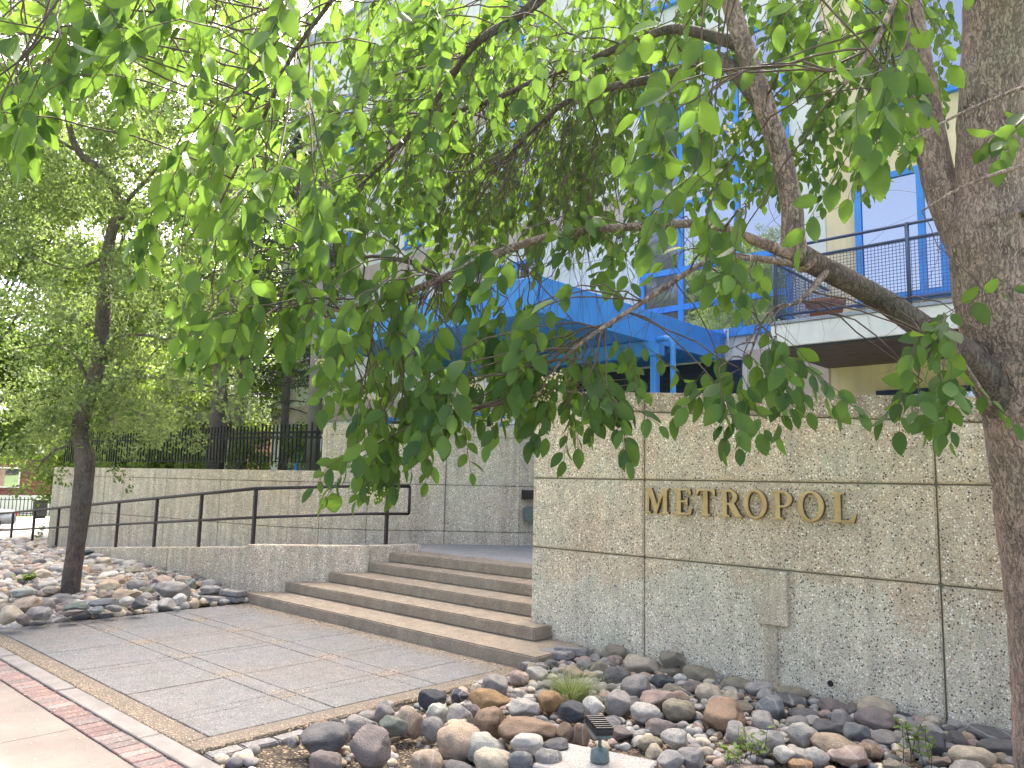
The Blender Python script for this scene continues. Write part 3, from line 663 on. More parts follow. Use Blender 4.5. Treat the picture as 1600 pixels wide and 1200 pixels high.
MB().box((ub.x-.34, ub.y-.39, -.245), (ub.x+.34, ub.y+.39, -.12)).build('lid', M['black'], u, .03)
MB().box((ub.x-.2, ub.y-.3, -1.32), (ub.x+.2, ub.y+.3, -1.21)).build('foot', M['black'], u)
# car, rear end showing at the picture's left edge
rear = atd(25, 815, 40.0); ca = Vector((-.24, -.97, 0)).normalized(); cs = Vector((ca.y, -ca.x, 0))
if cs.dot(Vector((1,0,0))) < 0: cs = -cs
car = empty('parked_car', (rear.x + ca.x*2.2, rear.y + ca.y*2.2, -1.28), 'grey sedan parked across the street at the left edge', 'car')
def carp(l, h, w): return Vector((rear.x, rear.y, -1.30)) + ca*l + Vector((0,0,h)) + cs*w
prof = [(0.03,.35),(0.0,.62),(.06,.88),(.12,.93),(.75,.98),(1.35,1.36),(1.7,1.42),(2.5,1.42),(2.9,1.36),(3.5,.98),(4.35,.86),(4.5,.7),(4.52,.4),(4.4,.3),(.15,.28)]
m = MB(); n = len(prof); ws = []
for sgn_ in (-1, 1):
    for l, h in prof: m.v.append(tuple(carp(l, h, sgn_*(.86 if h < 1.0 else .66))))
m.f += [tuple(range(n)), tuple(range(2*n-1, n-1, -1))] + [((i+1)%n, i, n+i, n+(i+1)%n) for i in range(n)]
link('body', m.mesh('body', .05, True, 2), car, M['carpaint'])
for sgn_ in (-1, 1):
    m = MB(); m.add([carp(l, h, sgn_*w) for l, h, w in ((.95,1.02,.865),(1.42,1.32,.70),(2.1,1.36,.69),(2.1,1.0,.872))], [(0,1,2,3)]); link('window', m.mesh('window'), car, M['glass'])
    for l in (.95, 3.6):
        m = MB(); m.tube([carp(l,.31,sgn_*.70), carp(l,.31,sgn_*.90)], .31, 20); w_ = link('wheel', m.mesh('wheel'), car, M['rubber'])
        m = MB(); m.tube([carp(l,.31,sgn_*.89), carp(l,.31,sgn_*.915)], .2, 16); link('rim', m.mesh('rim'), w_, M['offwhite'])
    m = MB(); m.obox(carp(.02,.78,sgn_*.68), ca, cs, Vector((0,0,1)), .05, .16, .08); link('tail_light', m.mesh('tail_light'), car, M['taillight'])
m = MB(); m.add([carp(.8,1.0,-.62),carp(.8,1.0,.62),carp(1.36,1.39,.55),carp(1.36,1.39,-.55)], [(0,1,2,3)]); link('rear_window', m.mesh('rear_window'), car, M['glass'])
# low annex with dark roof behind the spruces
an = empty('neighbour_house', (-27, 14, 0), 'low neighbouring house with grey fascia and dark roof behind the spruces', 'house')
MB().box((-38, 13, 0), (-24, 22, 3.4)).build('brick_wall', M['brownbrick'], an)
MB().box((-38.5, 12.3, 3.4), (-23.5, 22.5, 4.2)).build('fascia', M['greyfascia'], an)
m = MB(); m.add([(-38.8,12.1,4.2),(-23.3,12.1,4.2),(-23.3,22.8,4.2),(-38.8,22.8,4.2),(-35,17.5,6.6),(-27,17.5,6.6)], [(0,1,5,4),(1,2,5),(2,3,4,5),(3,0,4),(3,2,1,0)]); m.build('roof', M['roof'], an)
for x in (-36, -33, -29.6, -26.5):
    f = MB().box((x, 12.94, 1.5), (x+1.3, 12.99, 2.9)).build('window', M['offwhite'], an)
    for i in range(2): MB().box((x+.08+.6*i, 12.92, 1.58), (x+.62+.6*i, 12.935, 2.82)).build('pane', M['glass'], f)
# ================================================================== ROCKS
def rock_mesh(seed, angular):
    rg_ = random.Random(seed); bm = bmesh.new(); bmesh.ops.create_icosphere(bm, subdivisions=4, radius=1)
    off = Vector((seed*3.1, seed*1.7, seed*.9))
    planes = []
    if angular:
        for i in range(13):
            v = Vector((rg_.gauss(0,1), rg_.gauss(0,1), rg_.gauss(0,1))).normalized(); planes.append((v, rg_.uniform(.58, .92)))
    for v in bm.verts:
        d = v.co.normalized(); r = 1.0
        if angular:
            for n_, h in planes:
                k = d.dot(n_)
                if k > .05: r = min(r, h / k)
            r *= 1 + .07*noise.noise(d*2.2 + off) + .04*noise.noise(d*6 + off) + .02*noise.noise(d*13 + off)
        else:
            r = 1 + .22*noise.noise(d*1.1 + off) + .10*noise.noise(d*2.6 + off) + .02*noise.noise(d*7 + off)
            e = 2.4; r *= 1.0 / (abs(d.x)**e + abs(d.y)**e + abs(d.z)**e) ** (1/e) * .93
        v.co = d * r
    if angular: bmesh.ops.smooth_vert(bm, verts=bm.verts[:], factor=.12, use_axis_x=True, use_axis_y=True, use_axis_z=True)
    me = bpy.data.meshes.new('rock'); bm.to_mesh(me); bm.free()
    me.polygons.foreach_set('use_smooth', [True]*len(me.polygons)); me.materials.append(M['rock']); return me
ROUND = [rock_mesh(i+1, False) for i in range(7)]; ANG = [rock_mesh(i+31, True) for i in range(7)]
CL = dict(gry=(.30,.29,.28), lgr=(.42,.41,.39), dgr=(.14,.14,.145), blk=(.05,.058,.07), blu=(.20,.215,.225), nav=(.085,.092,.105), brn=(.27,.19,.13), och=(.34,.22,.11), tan=(.40,.32,.24), crm=(.52,.46,.36), wht=(.62,.61,.57), prp=(.22,.19,.18), pnk=(.36,.28,.245), olv=(.27,.25,.19), grn=(.17,.20,.17), plg=(.48,.50,.45), red=(.28,.14,.12))
rocks = []   # (centre, half sizes)
TOP = []
def put_rock(c, hx, hy, hz, col, ang, label, group=None, yaw=None, tilt=.2, name='rock'):
    me = random.choice(ANG if (ang or rnd() < .18) else ROUND)
    o = bpy.data.objects.new(name, me); COL.objects.link(o); o.location = c
    o.scale = (hx, hy, hz); o.rotation_euler = (ru(-tilt, tilt), ru(-tilt, tilt), YAW + (ru(-.35, .35) if yaw is None else yaw))
    k = ru(.88, 1.12); cc = CL[col]; o.color = (min(.8,cc[0]*k*1.0), min(.8,cc[1]*k*.985), min(.8,cc[2]*k*.93), 1)
    tag(o, label, 'rock', group); rocks.append((Vector(c), max(hx, hy))); return o
# the rocks one can single out: centre px, size px, colour, angular?, label
BIG = [
 (675,1092,47,31,'blk',1,'black basalt rock at the left tip of the rock bed'),
 (716,1089,34,22,'nav',1,'dark slate rock right beside the black basalt rock'),
 (773,1072,48,38,'gry',1,'grey granite boulder nearest the corner of the bottom step'),
 (745,1078,20,19,'crm',0,'small cream stone between the grey granite boulder and dark slate'),
 (762,1096,69,34,'och',1,'ochre brown sandstone wedge in front of the grey granite boulder'),
 (684,1114,32,28,'plg',0,'smooth pale green egg-shaped rock below the black basalt'),
 (719,1120,44,38,'lgr',1,'light grey pointed rock behind the large warm brown cobble'),
 (740,1112,28,20,'prp',1,'dark purple rock tucked under the ochre sandstone wedge'),
 (642,1128,48,46,'tan',1,'tan pitted boulder leaning on a dark grey rock'),
 (615,1136,44,38,'grn',1,'dark grey-green rock behind the tan pitted boulder'),
 (678,1139,35,34,'gry',0,'round grey cobble right of the tan pitted boulder'),
 (712,1133,34,18,'crm',0,'low cream stone on top of the large warm brown cobble'),
 (720,1159,70,50,'tan',0,'large warm brown rounded cobble with a fine crack'),
 (767,1131,54,46,'brn',1,'brown triangular rock behind the pale green-white cobble'),
 (825,1142,92,42,'brn',1,'wide brown sandstone slab behind the pitted white cobble'),
 (823,1162,52,30,'wht',0,'white cobble with pits left of the spotlight'),
 (753,1169,58,42,'plg',0,'pale green-white cobble leaning on the warm brown cobble'),
 (669,1191,52,34,'tan',0,'tan green flat cobble at the bottom edge of the picture'),
 (769,1188,54,32,'crm',0,'pale tan oval cobble at the bottom edge by the blue-grey one'),
 (812,1190,42,30,'blu',0,'blue-grey oval cobble at the bottom edge'),
 (580,1166,86,56,'prp',1,'big purple-grey angular boulder at the front of the bed'),
 (510,1153,76,40,'dgr',0,'long dark grey cobble left of the purple-grey boulder'),
 (564,1134,56,32,'gry',1,'grey rock behind the purple-grey boulder'),
 (508,1191,46,32,'prp',0,'brownish round cobble lying alone in the mulch'),
 (459,1159,18,18,'lgr',0,'small pale cone-shaped stone on the grey pavers'),
 (528,1131,22,15,'nav',1,'small dark blue stone at the paving edge'),
 (819,1108,48,32,'lgr',1,'speckled grey-white granite block left of the ochre cobble'),
 (859,1096,34,32,'och',0,'round ochre cobble below the grass tuft'),
 (811,1060,28,22,'pnk',0,'pinkish stone left of the grass tuft'),
 (839,1053,36,22,'lgr',1,'pale grey rock behind the grass tuft'),
 (599,1113,36,32,'gry',0,'grey cobble at the paving edge behind the dark grey-green rock'),
 (606,1103,20,14,'lgr',0,'small light stone perched on the grey cobble at the paving edge'),
 (893,1111,48,32,'nav',1,'dark blue-grey angular rock right of the ochre cobble'),
 (927,1106,38,31,'wht',0,'white egg-shaped cobble right of the dark blue rock'),
 (965,1098,48,40,'gry',1,'grey triangular rock right of the white egg-shaped cobble'),
 (997,1078,54,42,'gry',1,'grey boulder with a dark broken right face'),
 (1030,1095,60,38,'pnk',1,'pink purple boulder in the middle of the bed'),
 (1009,1114,44,28,'lgr',0,'pale grey oval cobble at the edge of the pebble patch'),
 (1061,1110,48,32,'olv',0,'greenish pink speckled cobble left of the big banded boulder'),
 (1130,1117,88,46,'brn',0,'biggest brown boulder with a white band'),
 (1035,1066,40,22,'nav',1,'flat dark blue basalt under the cream boulder'),
 (1064,1062,24,17,'wht',0,'small white stone below the leaning tan slab'),
 (1002,1041,56,38,'crm',1,'large cream boulder against the sign wall'),
 (1049,1031,38,32,'olv',1,'tan slab leaning upright against the sign wall'),
 (1046,1050,46,18,'olv',0,'flat stone under the leaning tan slab'),
 (1095,1056,52,27,'olv',0,'olive oval cobble at the foot of the sign wall'),
 (1154,1073,52,26,'olv',0,'long olive cobble at the foot of the wall, right of the oval one'),
 (1087,1075,42,22,'prp',0,'grey-purple cobble below the olive oval cobble'),
 (1109,1085,42,30,'crm',0,'cream cobble above the biggest brown boulder'),
 (960,1021,40,25,'olv',0,'olive grey cobble highest against the wall beside the step'),
 (960,1037,27,25,'pnk',0,'pinkish brown cobble below the highest olive one'),
 (964,1058,44,30,'dgr',0,'dark grey cobble right of the grass tuft'),
 (931,1031,32,17,'gry',0,'flat grey cobble behind the grass tuft by the wall'),
 (937,1047,28,27,'olv',0,'upright olive cobble touching the grass tuft'),
 (915,1041,28,19,'gry',0,'grey cobble behind the top of the grass tuft'),
 (1150,1148,46,38,'gry',1,'grey pointed rock behind the small green weed'),
 (1192,1131,52,38,'gry',1,'grey speckled rock right of the biggest brown boulder'),
 (1196,1159,56,46,'lgr',0,'big pale grey cobble behind the small green weed'),
 (1208,1110,54,40,'blu',0,'oval cobble with fine blue and white stripes'),
 (1057,1157,48,30,'lgr',0,'flat light grey cobble lying among the pebbles'),
 (1080,1187,48,32,'gry',0,'grey cobble at the bottom edge right of the concrete pad'),
 (1046,1190,44,30,'lgr',1,'pale triangular rock touching the concrete pad'),
 (882,1149,30,36,'brn',1,'brown split rock left of the spotlight'),
 (910,1150,30,38,'brn',1,'brown split rock right behind the spotlight'),
 (873,1168,48,24,'dgr',1,'dark rock behind the concrete pad'),
 (857,1187,40,30,'gry',0,'grey cobble left of the concrete pad'),
 (1370,1107,55,30,'crm',0,'cream oval cobble perched against the sign wall'),
 (1372,1130,70,40,'prp',1,'dark brown angular boulder under the cream oval cobble'),
 (1301,1107,52,26,'prp',1,'dark angular rock against the wall below the drain hole'),
 (1336,1110,25,26,'prp',1,'small brown rock left of the cream oval cobble'),
 (1339,1147,40,40,'blu',1,'upright blue-green rock with fine striations'),
 (1295,1139,48,32,'dgr',1,'dark angular rock left of the striated rock'),
 (1255,1150,54,36,'lgr',1,'pale speckled rock right of the big pale grey cobble'),
 (1305,1168,80,36,'tan',1,'mottled cream and brown boulder'),
 (1276,1184,38,26,'lgr',0,'pale cobble below the mottled boulder'),
 (1330,1184,72,30,'pnk',1,'pinkish slab rock at the bottom edge'),
 (1225,1179,35,24,'wht',1,'white block-shaped stone at the bottom edge'),
 (1330,1191,27,19,'wht',0,'small white pebble lying on the pinkish slab rock'),
 (1385,1155,46,22,'gry',0,'grey flat cobble left of the larger weed'),
 (1435,1170,52,36,'lgr',0,'white grey cobble behind the larger weed'),
 (1460,1165,50,40,'nav',1,'navy angular rock right of the larger weed'),
 (1495,1160,42,32,'dgr',1,'dark grey triangular rock by the vertical wall joint'),
 (1520,1187,64,38,'crm',0,'cream oval cobble near the tree trunk'),
 (1552,1152,70,28,'dgr',0,'long dark cobble against the wall near the trunk'),
 (1570,1172,70,30,'dgr',0,'dark flat cobble in front of the long dark one'),
 (1560,1190,30,20,'olv',0,'small olive cobble right of the cream oval near the trunk'),
 (1240,1082,50,16,'olv',0,'flat tan stone lying on a flat dark rock by the wall'),
 (1240,1099,64,22,'dgr',0,'flat dark rock by the wall under the tan stone'),
 (1207,1081,24,18,'crm',0,'small cream cobble by the wall left of the flat tan stone'),
 (1257,1120,44,24,'dgr',0,'dark rock right of the striped cobble'),
 (1360,1174,36,22,'brn',0,'brown cobble below the striated rock'),
 (1407,1122,32,26,'dgr',1,'dark rock in the shade right of the cream oval by the wall'),
 (1252,1195,36,15,'och',0,'ochre stone cut by the bottom edge'),
 # left bed
 (17,962,40,28,'crm',1,'pale angular boulder at the left edge of the picture'),
 (34,968,26,15,'prp',1,'small purple rock beside the pale angular boulder'),
 (42,947,48,24,'tan',1,'big tan boulder behind the pale angular one'),
 (62,958,34,19,'gry',0,'grey cobble at the paving edge left of the tree'),
 (36,926,38,15,'plg',0,'pale green-white oval cobble below the leafy weeds'),
 (79,922,21,12,'crm',0,'cream cobble touching the left tree trunk'),
 (120,949,35,16,'grn',1,'blue-green rock at the paving edge in front of the tree'),
 (163,944,48,16,'blu',1,'long blue slate rock right of the left tree'),
 (113,958,37,9,'prp',1,'long low purple rock at the paving edge'),
 (152,953,27,10,'blu',0,'low blue-grey cobble in front of the blue slate'),
 (178,950,26,9,'gry',0,'low grey cobble at the paving edge right of the blue slate'),
 (198,940,23,14,'wht',0,'white round cobble right of the blue slate'),
 (270,924,62,28,'gry',1,'biggest grey boulder of the left bed near the steps'),
 (280,936,21,16,'wht',0,'white round stone in front of the biggest grey boulder'),
 (297,914,25,19,'grn',1,'dark green rock against the low wall'),
 (330,922,35,14,'gry',0,'grey flat cobble behind the loose paver'),
 (170,900,29,13,'wht',0,'flat white stone against the low ramp wall'),
 (197,929,48,18,'tan',1,'long tan rock in the middle of the left bed'),
 (215,915,29,17,'gry',0,'grey round cobble behind the long tan rock'),
 (218,944,28,18,'dgr',1,'dark rock at the paving edge right of the white round cobble'),
 (165,930,28,14,'tan',0,'tan cobble left of the long tan rock'),
]
for (cx, cy, w, h, col, ang, lab) in BIG:
    left = cx < 400
    zb = .10 if left else .03
    g_ = onz(cx, cy + h*.35, zb); hw = .5*w
    dpt = (g_ - CP).dot(CW)
    lim = 5.26 if left else 5.93
    rx = .5*w*dpt/FPX
    if g_.y > lim - rx*.8:
        c = ony(cx, cy, lim - rx*.75); dpt = (c - CP).dot(CW)
    else: c = atd(cx, cy, dpt)
    rx = .5*w*dpt/FPX; rz_ = .5*h*dpt/FPX
    put_rock(c, rx*1.05, rx*ru(.75, 1.0), rz_*1.12, col, ang, lab, 'large rocks in the beds', tilt=.16)
# filler rocks, drawn smaller to smaller
KEYS = ['gry','lgr','dgr','tan','gry','prp','lgr','olv','crm','pnk','gry','lgr','brn']
def visible(p, m=30):
    a = proj(p); return -m < a[0] < 1600 + m and 700 < a[1] < 1200 + m
import re
NAMES = dict(gry='grey', lgr='pale grey', dgr='dark grey', tan='tan', brn='brown', prp='purple-grey', blu='blue-grey', olv='olive', crm='cream', pnk='pinkish')
HEADS = [(re.split(r' (?:at|in|right|left|behind|below|with|leaning|under|on|between|tucked|lying|touching|against|beside|of|by|near|above|among|nearest|perched|highest|cut|standing|just) ', l)[0], cx, cy) for cx, cy, w, h, c_, a_, l in BIG]
HC = {}
for h_, _, _ in HEADS: HC[h_] = HC.get(h_, 0) + 1
USED = {}
def rock_label(c, col, ang):
    u, v, _ = proj(c); best = min((q for q in HEADS if HC[q[0]] == 1), key=lambda q: (q[1]-u)**2 + ((q[2]-v)*2)**2)
    dx, dy = u - best[1], (v - best[2])*1.6
    rel = ('just right of' if dx > 0 else 'just left of') if abs(dx) > abs(dy) else ('just in front of' if dy > 0 else 'just behind')
    return 'medium %s %s rock %s the %s' % (NAMES[col], 'angular' if ang else 'rounded', rel, best[0])
cand = []
def fits(c, r, f=.78):
    for (q, s) in rocks:
        if (q.x-c.x)**2 + (q.y-c.y)**2 < (f*(r+s))**2: return False
    return True
nsing = len(BIG); bake = []
def fill(n, bed, xr, yr, rr, lab, group, single, maxsingle, f=.78, keys=KEYS, pang=.6, avoid=None):
    global nsing
    k = 0; tries = 0
    while k < n and tries < n*14:
        tries += 1
        x, y = ru(*xr), ru(*yr); r = ru(*rr); z = bed(x, y) + r*.35; c = Vector((x, y, z))
        if avoid and avoid(x, y): continue
        if not visible(c) or not fits(c, r, f): continue
        col = random.choice(keys); ang = rnd() < pang
        if single and nsing < maxsingle:
            put_rock(c, r*ru(.9,1.25), r*ru(.75,1), r*ru(.55,.8), col, ang, rock_label(c, col, ang), group, yaw=ru(-1.5,1.5)); nsing += 1
        else:
            rocks.append((c, r)); bake.append((c, r, col, ang))
        k += 1
LL = 'medium river rock in the bed left of the steps among its look-alikes'
LR = 'medium river rock among its look-alikes in the bed below the sign wall'
def mulch(x, y):
    a = proj((x, y, 0)); return (615 < a[0] < 665 and a[1] > 1160) or (400 < a[0] < 500 and a[1] > 1120) or (850 < a[0] < 1015 and a[1] > 1165)
fill(64, bedz_r, (-4.4,-.9), (2.5,5.85), (.06,.11), LR, 'medium rocks below the sign wall', True, 205, .72, avoid=mulch)
fill(70, bedz_l, (-15,-9.5), (2.5,5.25), (.08,.15), LL, 'medium rocks left of the steps', True, 270, .72)
fill(140, bedz_l, (-19.5,-9.45), (2.4,5.28), (.055,.11), LL, 'medium rocks left of the steps', True, 300, .68)
fill(900, bedz_r, (-4.45,-.9), (2.35,5.9), (.02,.05), LR, '', False, 0, .66, ['gry','lgr','crm','gry','pnk','blu','lgr','dgr','tan'], .3, mulch)
fill(1100, bedz_l, (-19.5,-9.42), (2.35,5.3), (.04,.08), LL, '', False, 0, .66)
fill(40, lambda x, y: ground_z(x, y), (-21.5,-18.8), (5.6,7.5), (.1,.2), LL, '', False, 0, .7)
# loose small pebbles joined into one layer
def low_rock(seed):
    bm = bmesh.new(); bmesh.ops.create_icosphere(bm, subdivisions=3, radius=1)
    for v in bm.verts: v.co *= 1 + .22*noise.noise(v.co*1.2 + Vector((seed*2.3, 0, seed)))
    vs = np.array([v.co[:] for v in bm.verts]); fs = np.array([[v.index for v in f.verts] for f in bm.faces]); bm.free(); return vs, fs
LOW = [low_rock(i) for i in range(5)]
V_, F_, C_ = [], [], []; nb = 0
for c, r, col, ang in bake:
    vs, fs = random.choice(LOW); R_ = np.array(Matrix.Rotation(ru(0,6.28), 3, 'Z') @ Matrix.Rotation(ru(-.4,.4), 3, 'X'))
    v = (vs * np.array([r*ru(.9,1.25), r*ru(.75,1), r*ru(.6,.85)])) @ R_.T + np.array(c); V_.append(v); F_.append(fs + nb); nb += len(v)
    k = ru(.8, 1.15); C_.append(np.tile(np.array([*(q*k*f for q, f in zip(CL[col], (.9,.885,.83))), 1]), (len(v), 1)))
me = bpy.data.meshes.new('pebbles'); me.from_pydata(np.concatenate(V_).tolist(), [], np.concatenate(F_).tolist())
ca_ = me.color_attributes.new('pebcol', 'FLOAT_COLOR', 'POINT'); ca_.data.foreach_set('color', np.concatenate(C_).ravel())
me.polygons.foreach_set('use_smooth', [True]*len(me.polygons))
mt, t, b = mat('small_pebbles'); at = t.nodes.new('ShaderNodeAttribute'); at.attribute_name = 'pebcol'
cc = mix(t, .6, at.outputs['Color'], ramp(t, nz(t, pos(t), 45, 5, .65), [(.3,.55),(.65,1.25)]), 'MULTIPLY'); t.links.new(cc, b.inputs['Base Color']); b.inputs['Roughness'].default_value = .8
bump(t, b, nz(t, pos(t), 150, 3), .3, .004)
po = link('pebbles', me, None, mt); tag(po, 'small mixed pebbles filling the gaps between the larger rocks', 'pebbles', None, 'stuff')
# flat concrete pavers along the paving edges
pav_me = MB().box((-.105,-.055,-.03),(.105,.055,.03)).mesh('paver', .008, False, 2); pav_me.materials.append(M['brick'])
def paver(p, rz_, lab, k=1, tl=0):
    o = bpy.data.objects.new('paver', pav_me); COL.objects.link(o); o.location = p; o.rotation_euler = (ru(-.03,.03)+tl, ru(-.03,.03), rz_); o.scale = (k,k,1)
    q = ru(.9,1.15); o.color = (.24*q,.23*q,.22*q,1); tag(o, lab, 'paver', 'loose grey pavers along the beds')
for i, y in enumerate((2.42, 2.64, 2.86, 3.08, 3.30)): paver((-4.49 + ru(-.01,.01), y, -.034), pi/2 + ru(-.05,.05), 'grey paver laid flush beside the brown paving edge in front of the rocks')
paver((-4.44, 4.60, .02), pi/2+.15, 'grey paver beside the paving edge below the steps', 1.3)
paver((-4.42, 4.92, .0), pi/2-.1, 'half-buried grey paver just in front of the bottom step corner', 1.2)
p = onz(838, 1042, .05); paver(p, .3, 'small brown paver touching the front of the bottom step', 1.2)
p = onz(868, 1022, .10); paver(p, .1, 'grey paver stacked against the right end of the bottom step', 1.5); p = onz(893, 1017, .12); paver(p, .5, 'slanting grey paver against the wall beside the bottom step', 1.4)
for (cx, cy, z, l) in ((364,926,.13,'upper paver of the small stack left of the bottom step'),(362,935,.06,'lower paver of the small stack left of the bottom step'),(332,936,.06,'single loose paver left of the small paver stack'),(268,946,.02,'paver set at the paving edge in front of the biggest grey boulder'),(292,943,.0,'pale paver flush with the paving right of the edge paver'),(313,940,.0,'pale paver flush with the paving behind the loose paver')):
    q = onz(cx, cy, z); paver((q.x, q.y, z), .3 if cy < 938 else .15, l, 1.55)
for i, cx in enumerate((145, 180)): q = onz(cx, 960, .0); paver((q.x, q.y, -.005), 1.35, 'worn pale paver edging the paving in front of the left tree', 1.6)
# concrete pad and spotlight
q = onz(930, 1190, .06)
pad = MB().obox((q.x+.02, q.y-.02, .03), Vector((.97,.24,0)), Vector((-.24,.97,0)), Vector((0,0,1)), .29, .22, .035).build('concrete_pad', M['landing'], None, .01); tag(pad, 'flat square concrete pad under the spotlight', 'concrete pad')
sb = onz(937, 1190, .066); spl = empty('spotlight', (sb.x, sb.y, .066), 'weathered ground spotlight with black ribbed head on the concrete pad', 'spotlight')
m = MB(); m.lathe((sb.x, sb.y, .066), [(.052,0),(.055,.012),(.05,.055),(.046,.066),(.02,.078),(.012,.085)], 18); link('base', m.mesh('base', 0, True), spl, M['teal'])
m = MB(); m.tube([(sb.x,sb.y,.145),(sb.x,sb.y,.185)], .011, 10); link('stem', m.mesh('stem', 0, True), spl, M['teal'])
dirv = Vector((-.72,.2,.32)).normalized(); sx = Vector((.62,.78,0)).normalized(); sz = dirv.cross(sx); hc = Vector((sb.x-.01, sb.y, .225))
m = MB(); m.obox(hc - sz*.0, dirv, sx, sz, .055, .042, .012); link('bracket', m.mesh('bracket', .004), spl, M['teal'])
if sz.z < 0: sz = -sz
hd = MB(); hd.obox(hc + sz*.035, dirv, sx, sz, .06, .05, .022); ho = link('head', hd.mesh('head', .006), spl, M['black'])
for i in range(7): 
    f = MB(); f.obox(hc + sz*.06 + dirv*(-.05 + .0165*i), dirv, sx, sz, .003, .05, .012); link('cooling_fin', f.mesh('cooling_fin'), ho, M['black'])
# small green flood light by the low wall, left tree
q = ony(137, 868, 5.24); gl = empty('flood_light', (q.x, q.y, q.z-.2), 'small dark green flood light beside the left tree trunk', 'flood light')
MB().box((q.x-.11, 5.18, q.z-.09), (q.x+.11, 5.30, q.z+.09)).build('housing', M['darkgreen'], gl, .015)
MB().box((q.x-.09, 5.172, q.z-.07), (q.x+.03, 5.182, q.z+.07)).build('lens', M['glass'], gl)
m = MB(); m.tube([(q.x,5.24,q.z-.09),(q.x,5.24,.02)], .02, 8); m.build('stake', M['teal'], gl, smooth=True)
# fallen petals
def flakes(n, fn, s):
    V, F = [], []
    for i in range(n):
        p = fn()
        if p is None: continue
        a = ru(0, 6.28); w = ru(.5, 1)*s; l = w*ru(1, 1.8); c_, s_ = cos(a), sin(a); z = p[2] + .0015 + rnd()*.003
        b0 = len(V)
        for u, v, dz in ((-l,0,0),(0,-w,.002),(l,0,.003),(0,w,0)): V.append((p[0]+(u*c_-v*s_)*.5, p[1]+(u*s_+v*c_)*.5, z+dz))
        F.append((b0,b0+1,b0+2,b0+3))
    return V, F
def petal_pos():
    k = rnd()
    if k < .34: return (ru(-9.4,-4.7), 5.22 - abs(random.gauss(0,.14)), 0)
    if k < .44: return (ru(-9.3,-4.7), 2.28 + abs(random.gauss(.03,.07)), .0)
    if k < .54: return (random.choice([-5.31,-6.14,-7.01,-7.83,-8.64]) + random.gauss(0,.09), random.choice([3.31,4.26]) + random.gauss(0,.08), 0)
    if k < .62: return (ru(-9.4,-4.6), ru(2.3,5.2), 0)
    if k < .68: return (-4.6 + random.gauss(0,.06), ru(2.3,5.1), .0)
    if k < .73: return (ru(-9.5,-4), ru(1.2,2.28), 0.004)
    i = random.randrange(5); return (ru(lefts[i]+.15,-5.3), noses[i] + ru(.02,.40), RI*(i+1))
V, F = flakes(30000, petal_pos, .011); pm_ = MB(); pm_.v = V; pm_.f = F
tag(pm_.build('fallen_petals', M['petal']), 'tiny dry blossom petals scattered over the paving and steps', 'petals', None, 'stuff')
# ================================================================== TREES
def leaf_shape(curl, fold, wid=.29, n=6):
    ts = [0, .1, .28, .5, .7, .87, 1.0]; ws = [0, .55, .93, 1.0, .80, .42, 0]
    V = []; F = []
    for t_, w in zip(ts, ws):
        z = -curl*t_*t_; x = w*wid
        V.append((0, t_, z)); V.append((-x, t_, z + fold*w)); V.append((x, t_, z + fold*w))
    for i in range(6):
        a, b_ = 3*i, 3*(i+1)
        F.append((a, b_, b_+1, a+1) if ws[i] and ws[i+1] else ((a, b_, b_+1) if not ws[i] else (a, b_, a+1)))
        F.append((a, a+2, b_+2, b_) if ws[i] and ws[i+1] else ((a, b_+2, b_) if not ws[i] else (a, a+2, b_)))
    return V, F
LEAFS = [leaf_shape(.10,.05), leaf_shape(.22,.08), leaf_shape(.02,.11,.27), leaf_shape(.3,.04,.32)]
leaf_me = []
for V, F in LEAFS:
    m = MB(); m.v = V; m.f = F; me = m.mesh('leaf', 0, True); me.materials.append(M['leaf']); leaf_me.append(me)
def basis(a, n):
    a = a.normalized(); n = (n - a*n.dot(a))
    if n.length < 1e-4: n = a.orthogonal()
    n.normalize(); x = a.cross(n); return x, a, n
def rv(s=1): return Vector((random.gauss(0,s), random.gauss(0,s), random.gauss(0,s)))
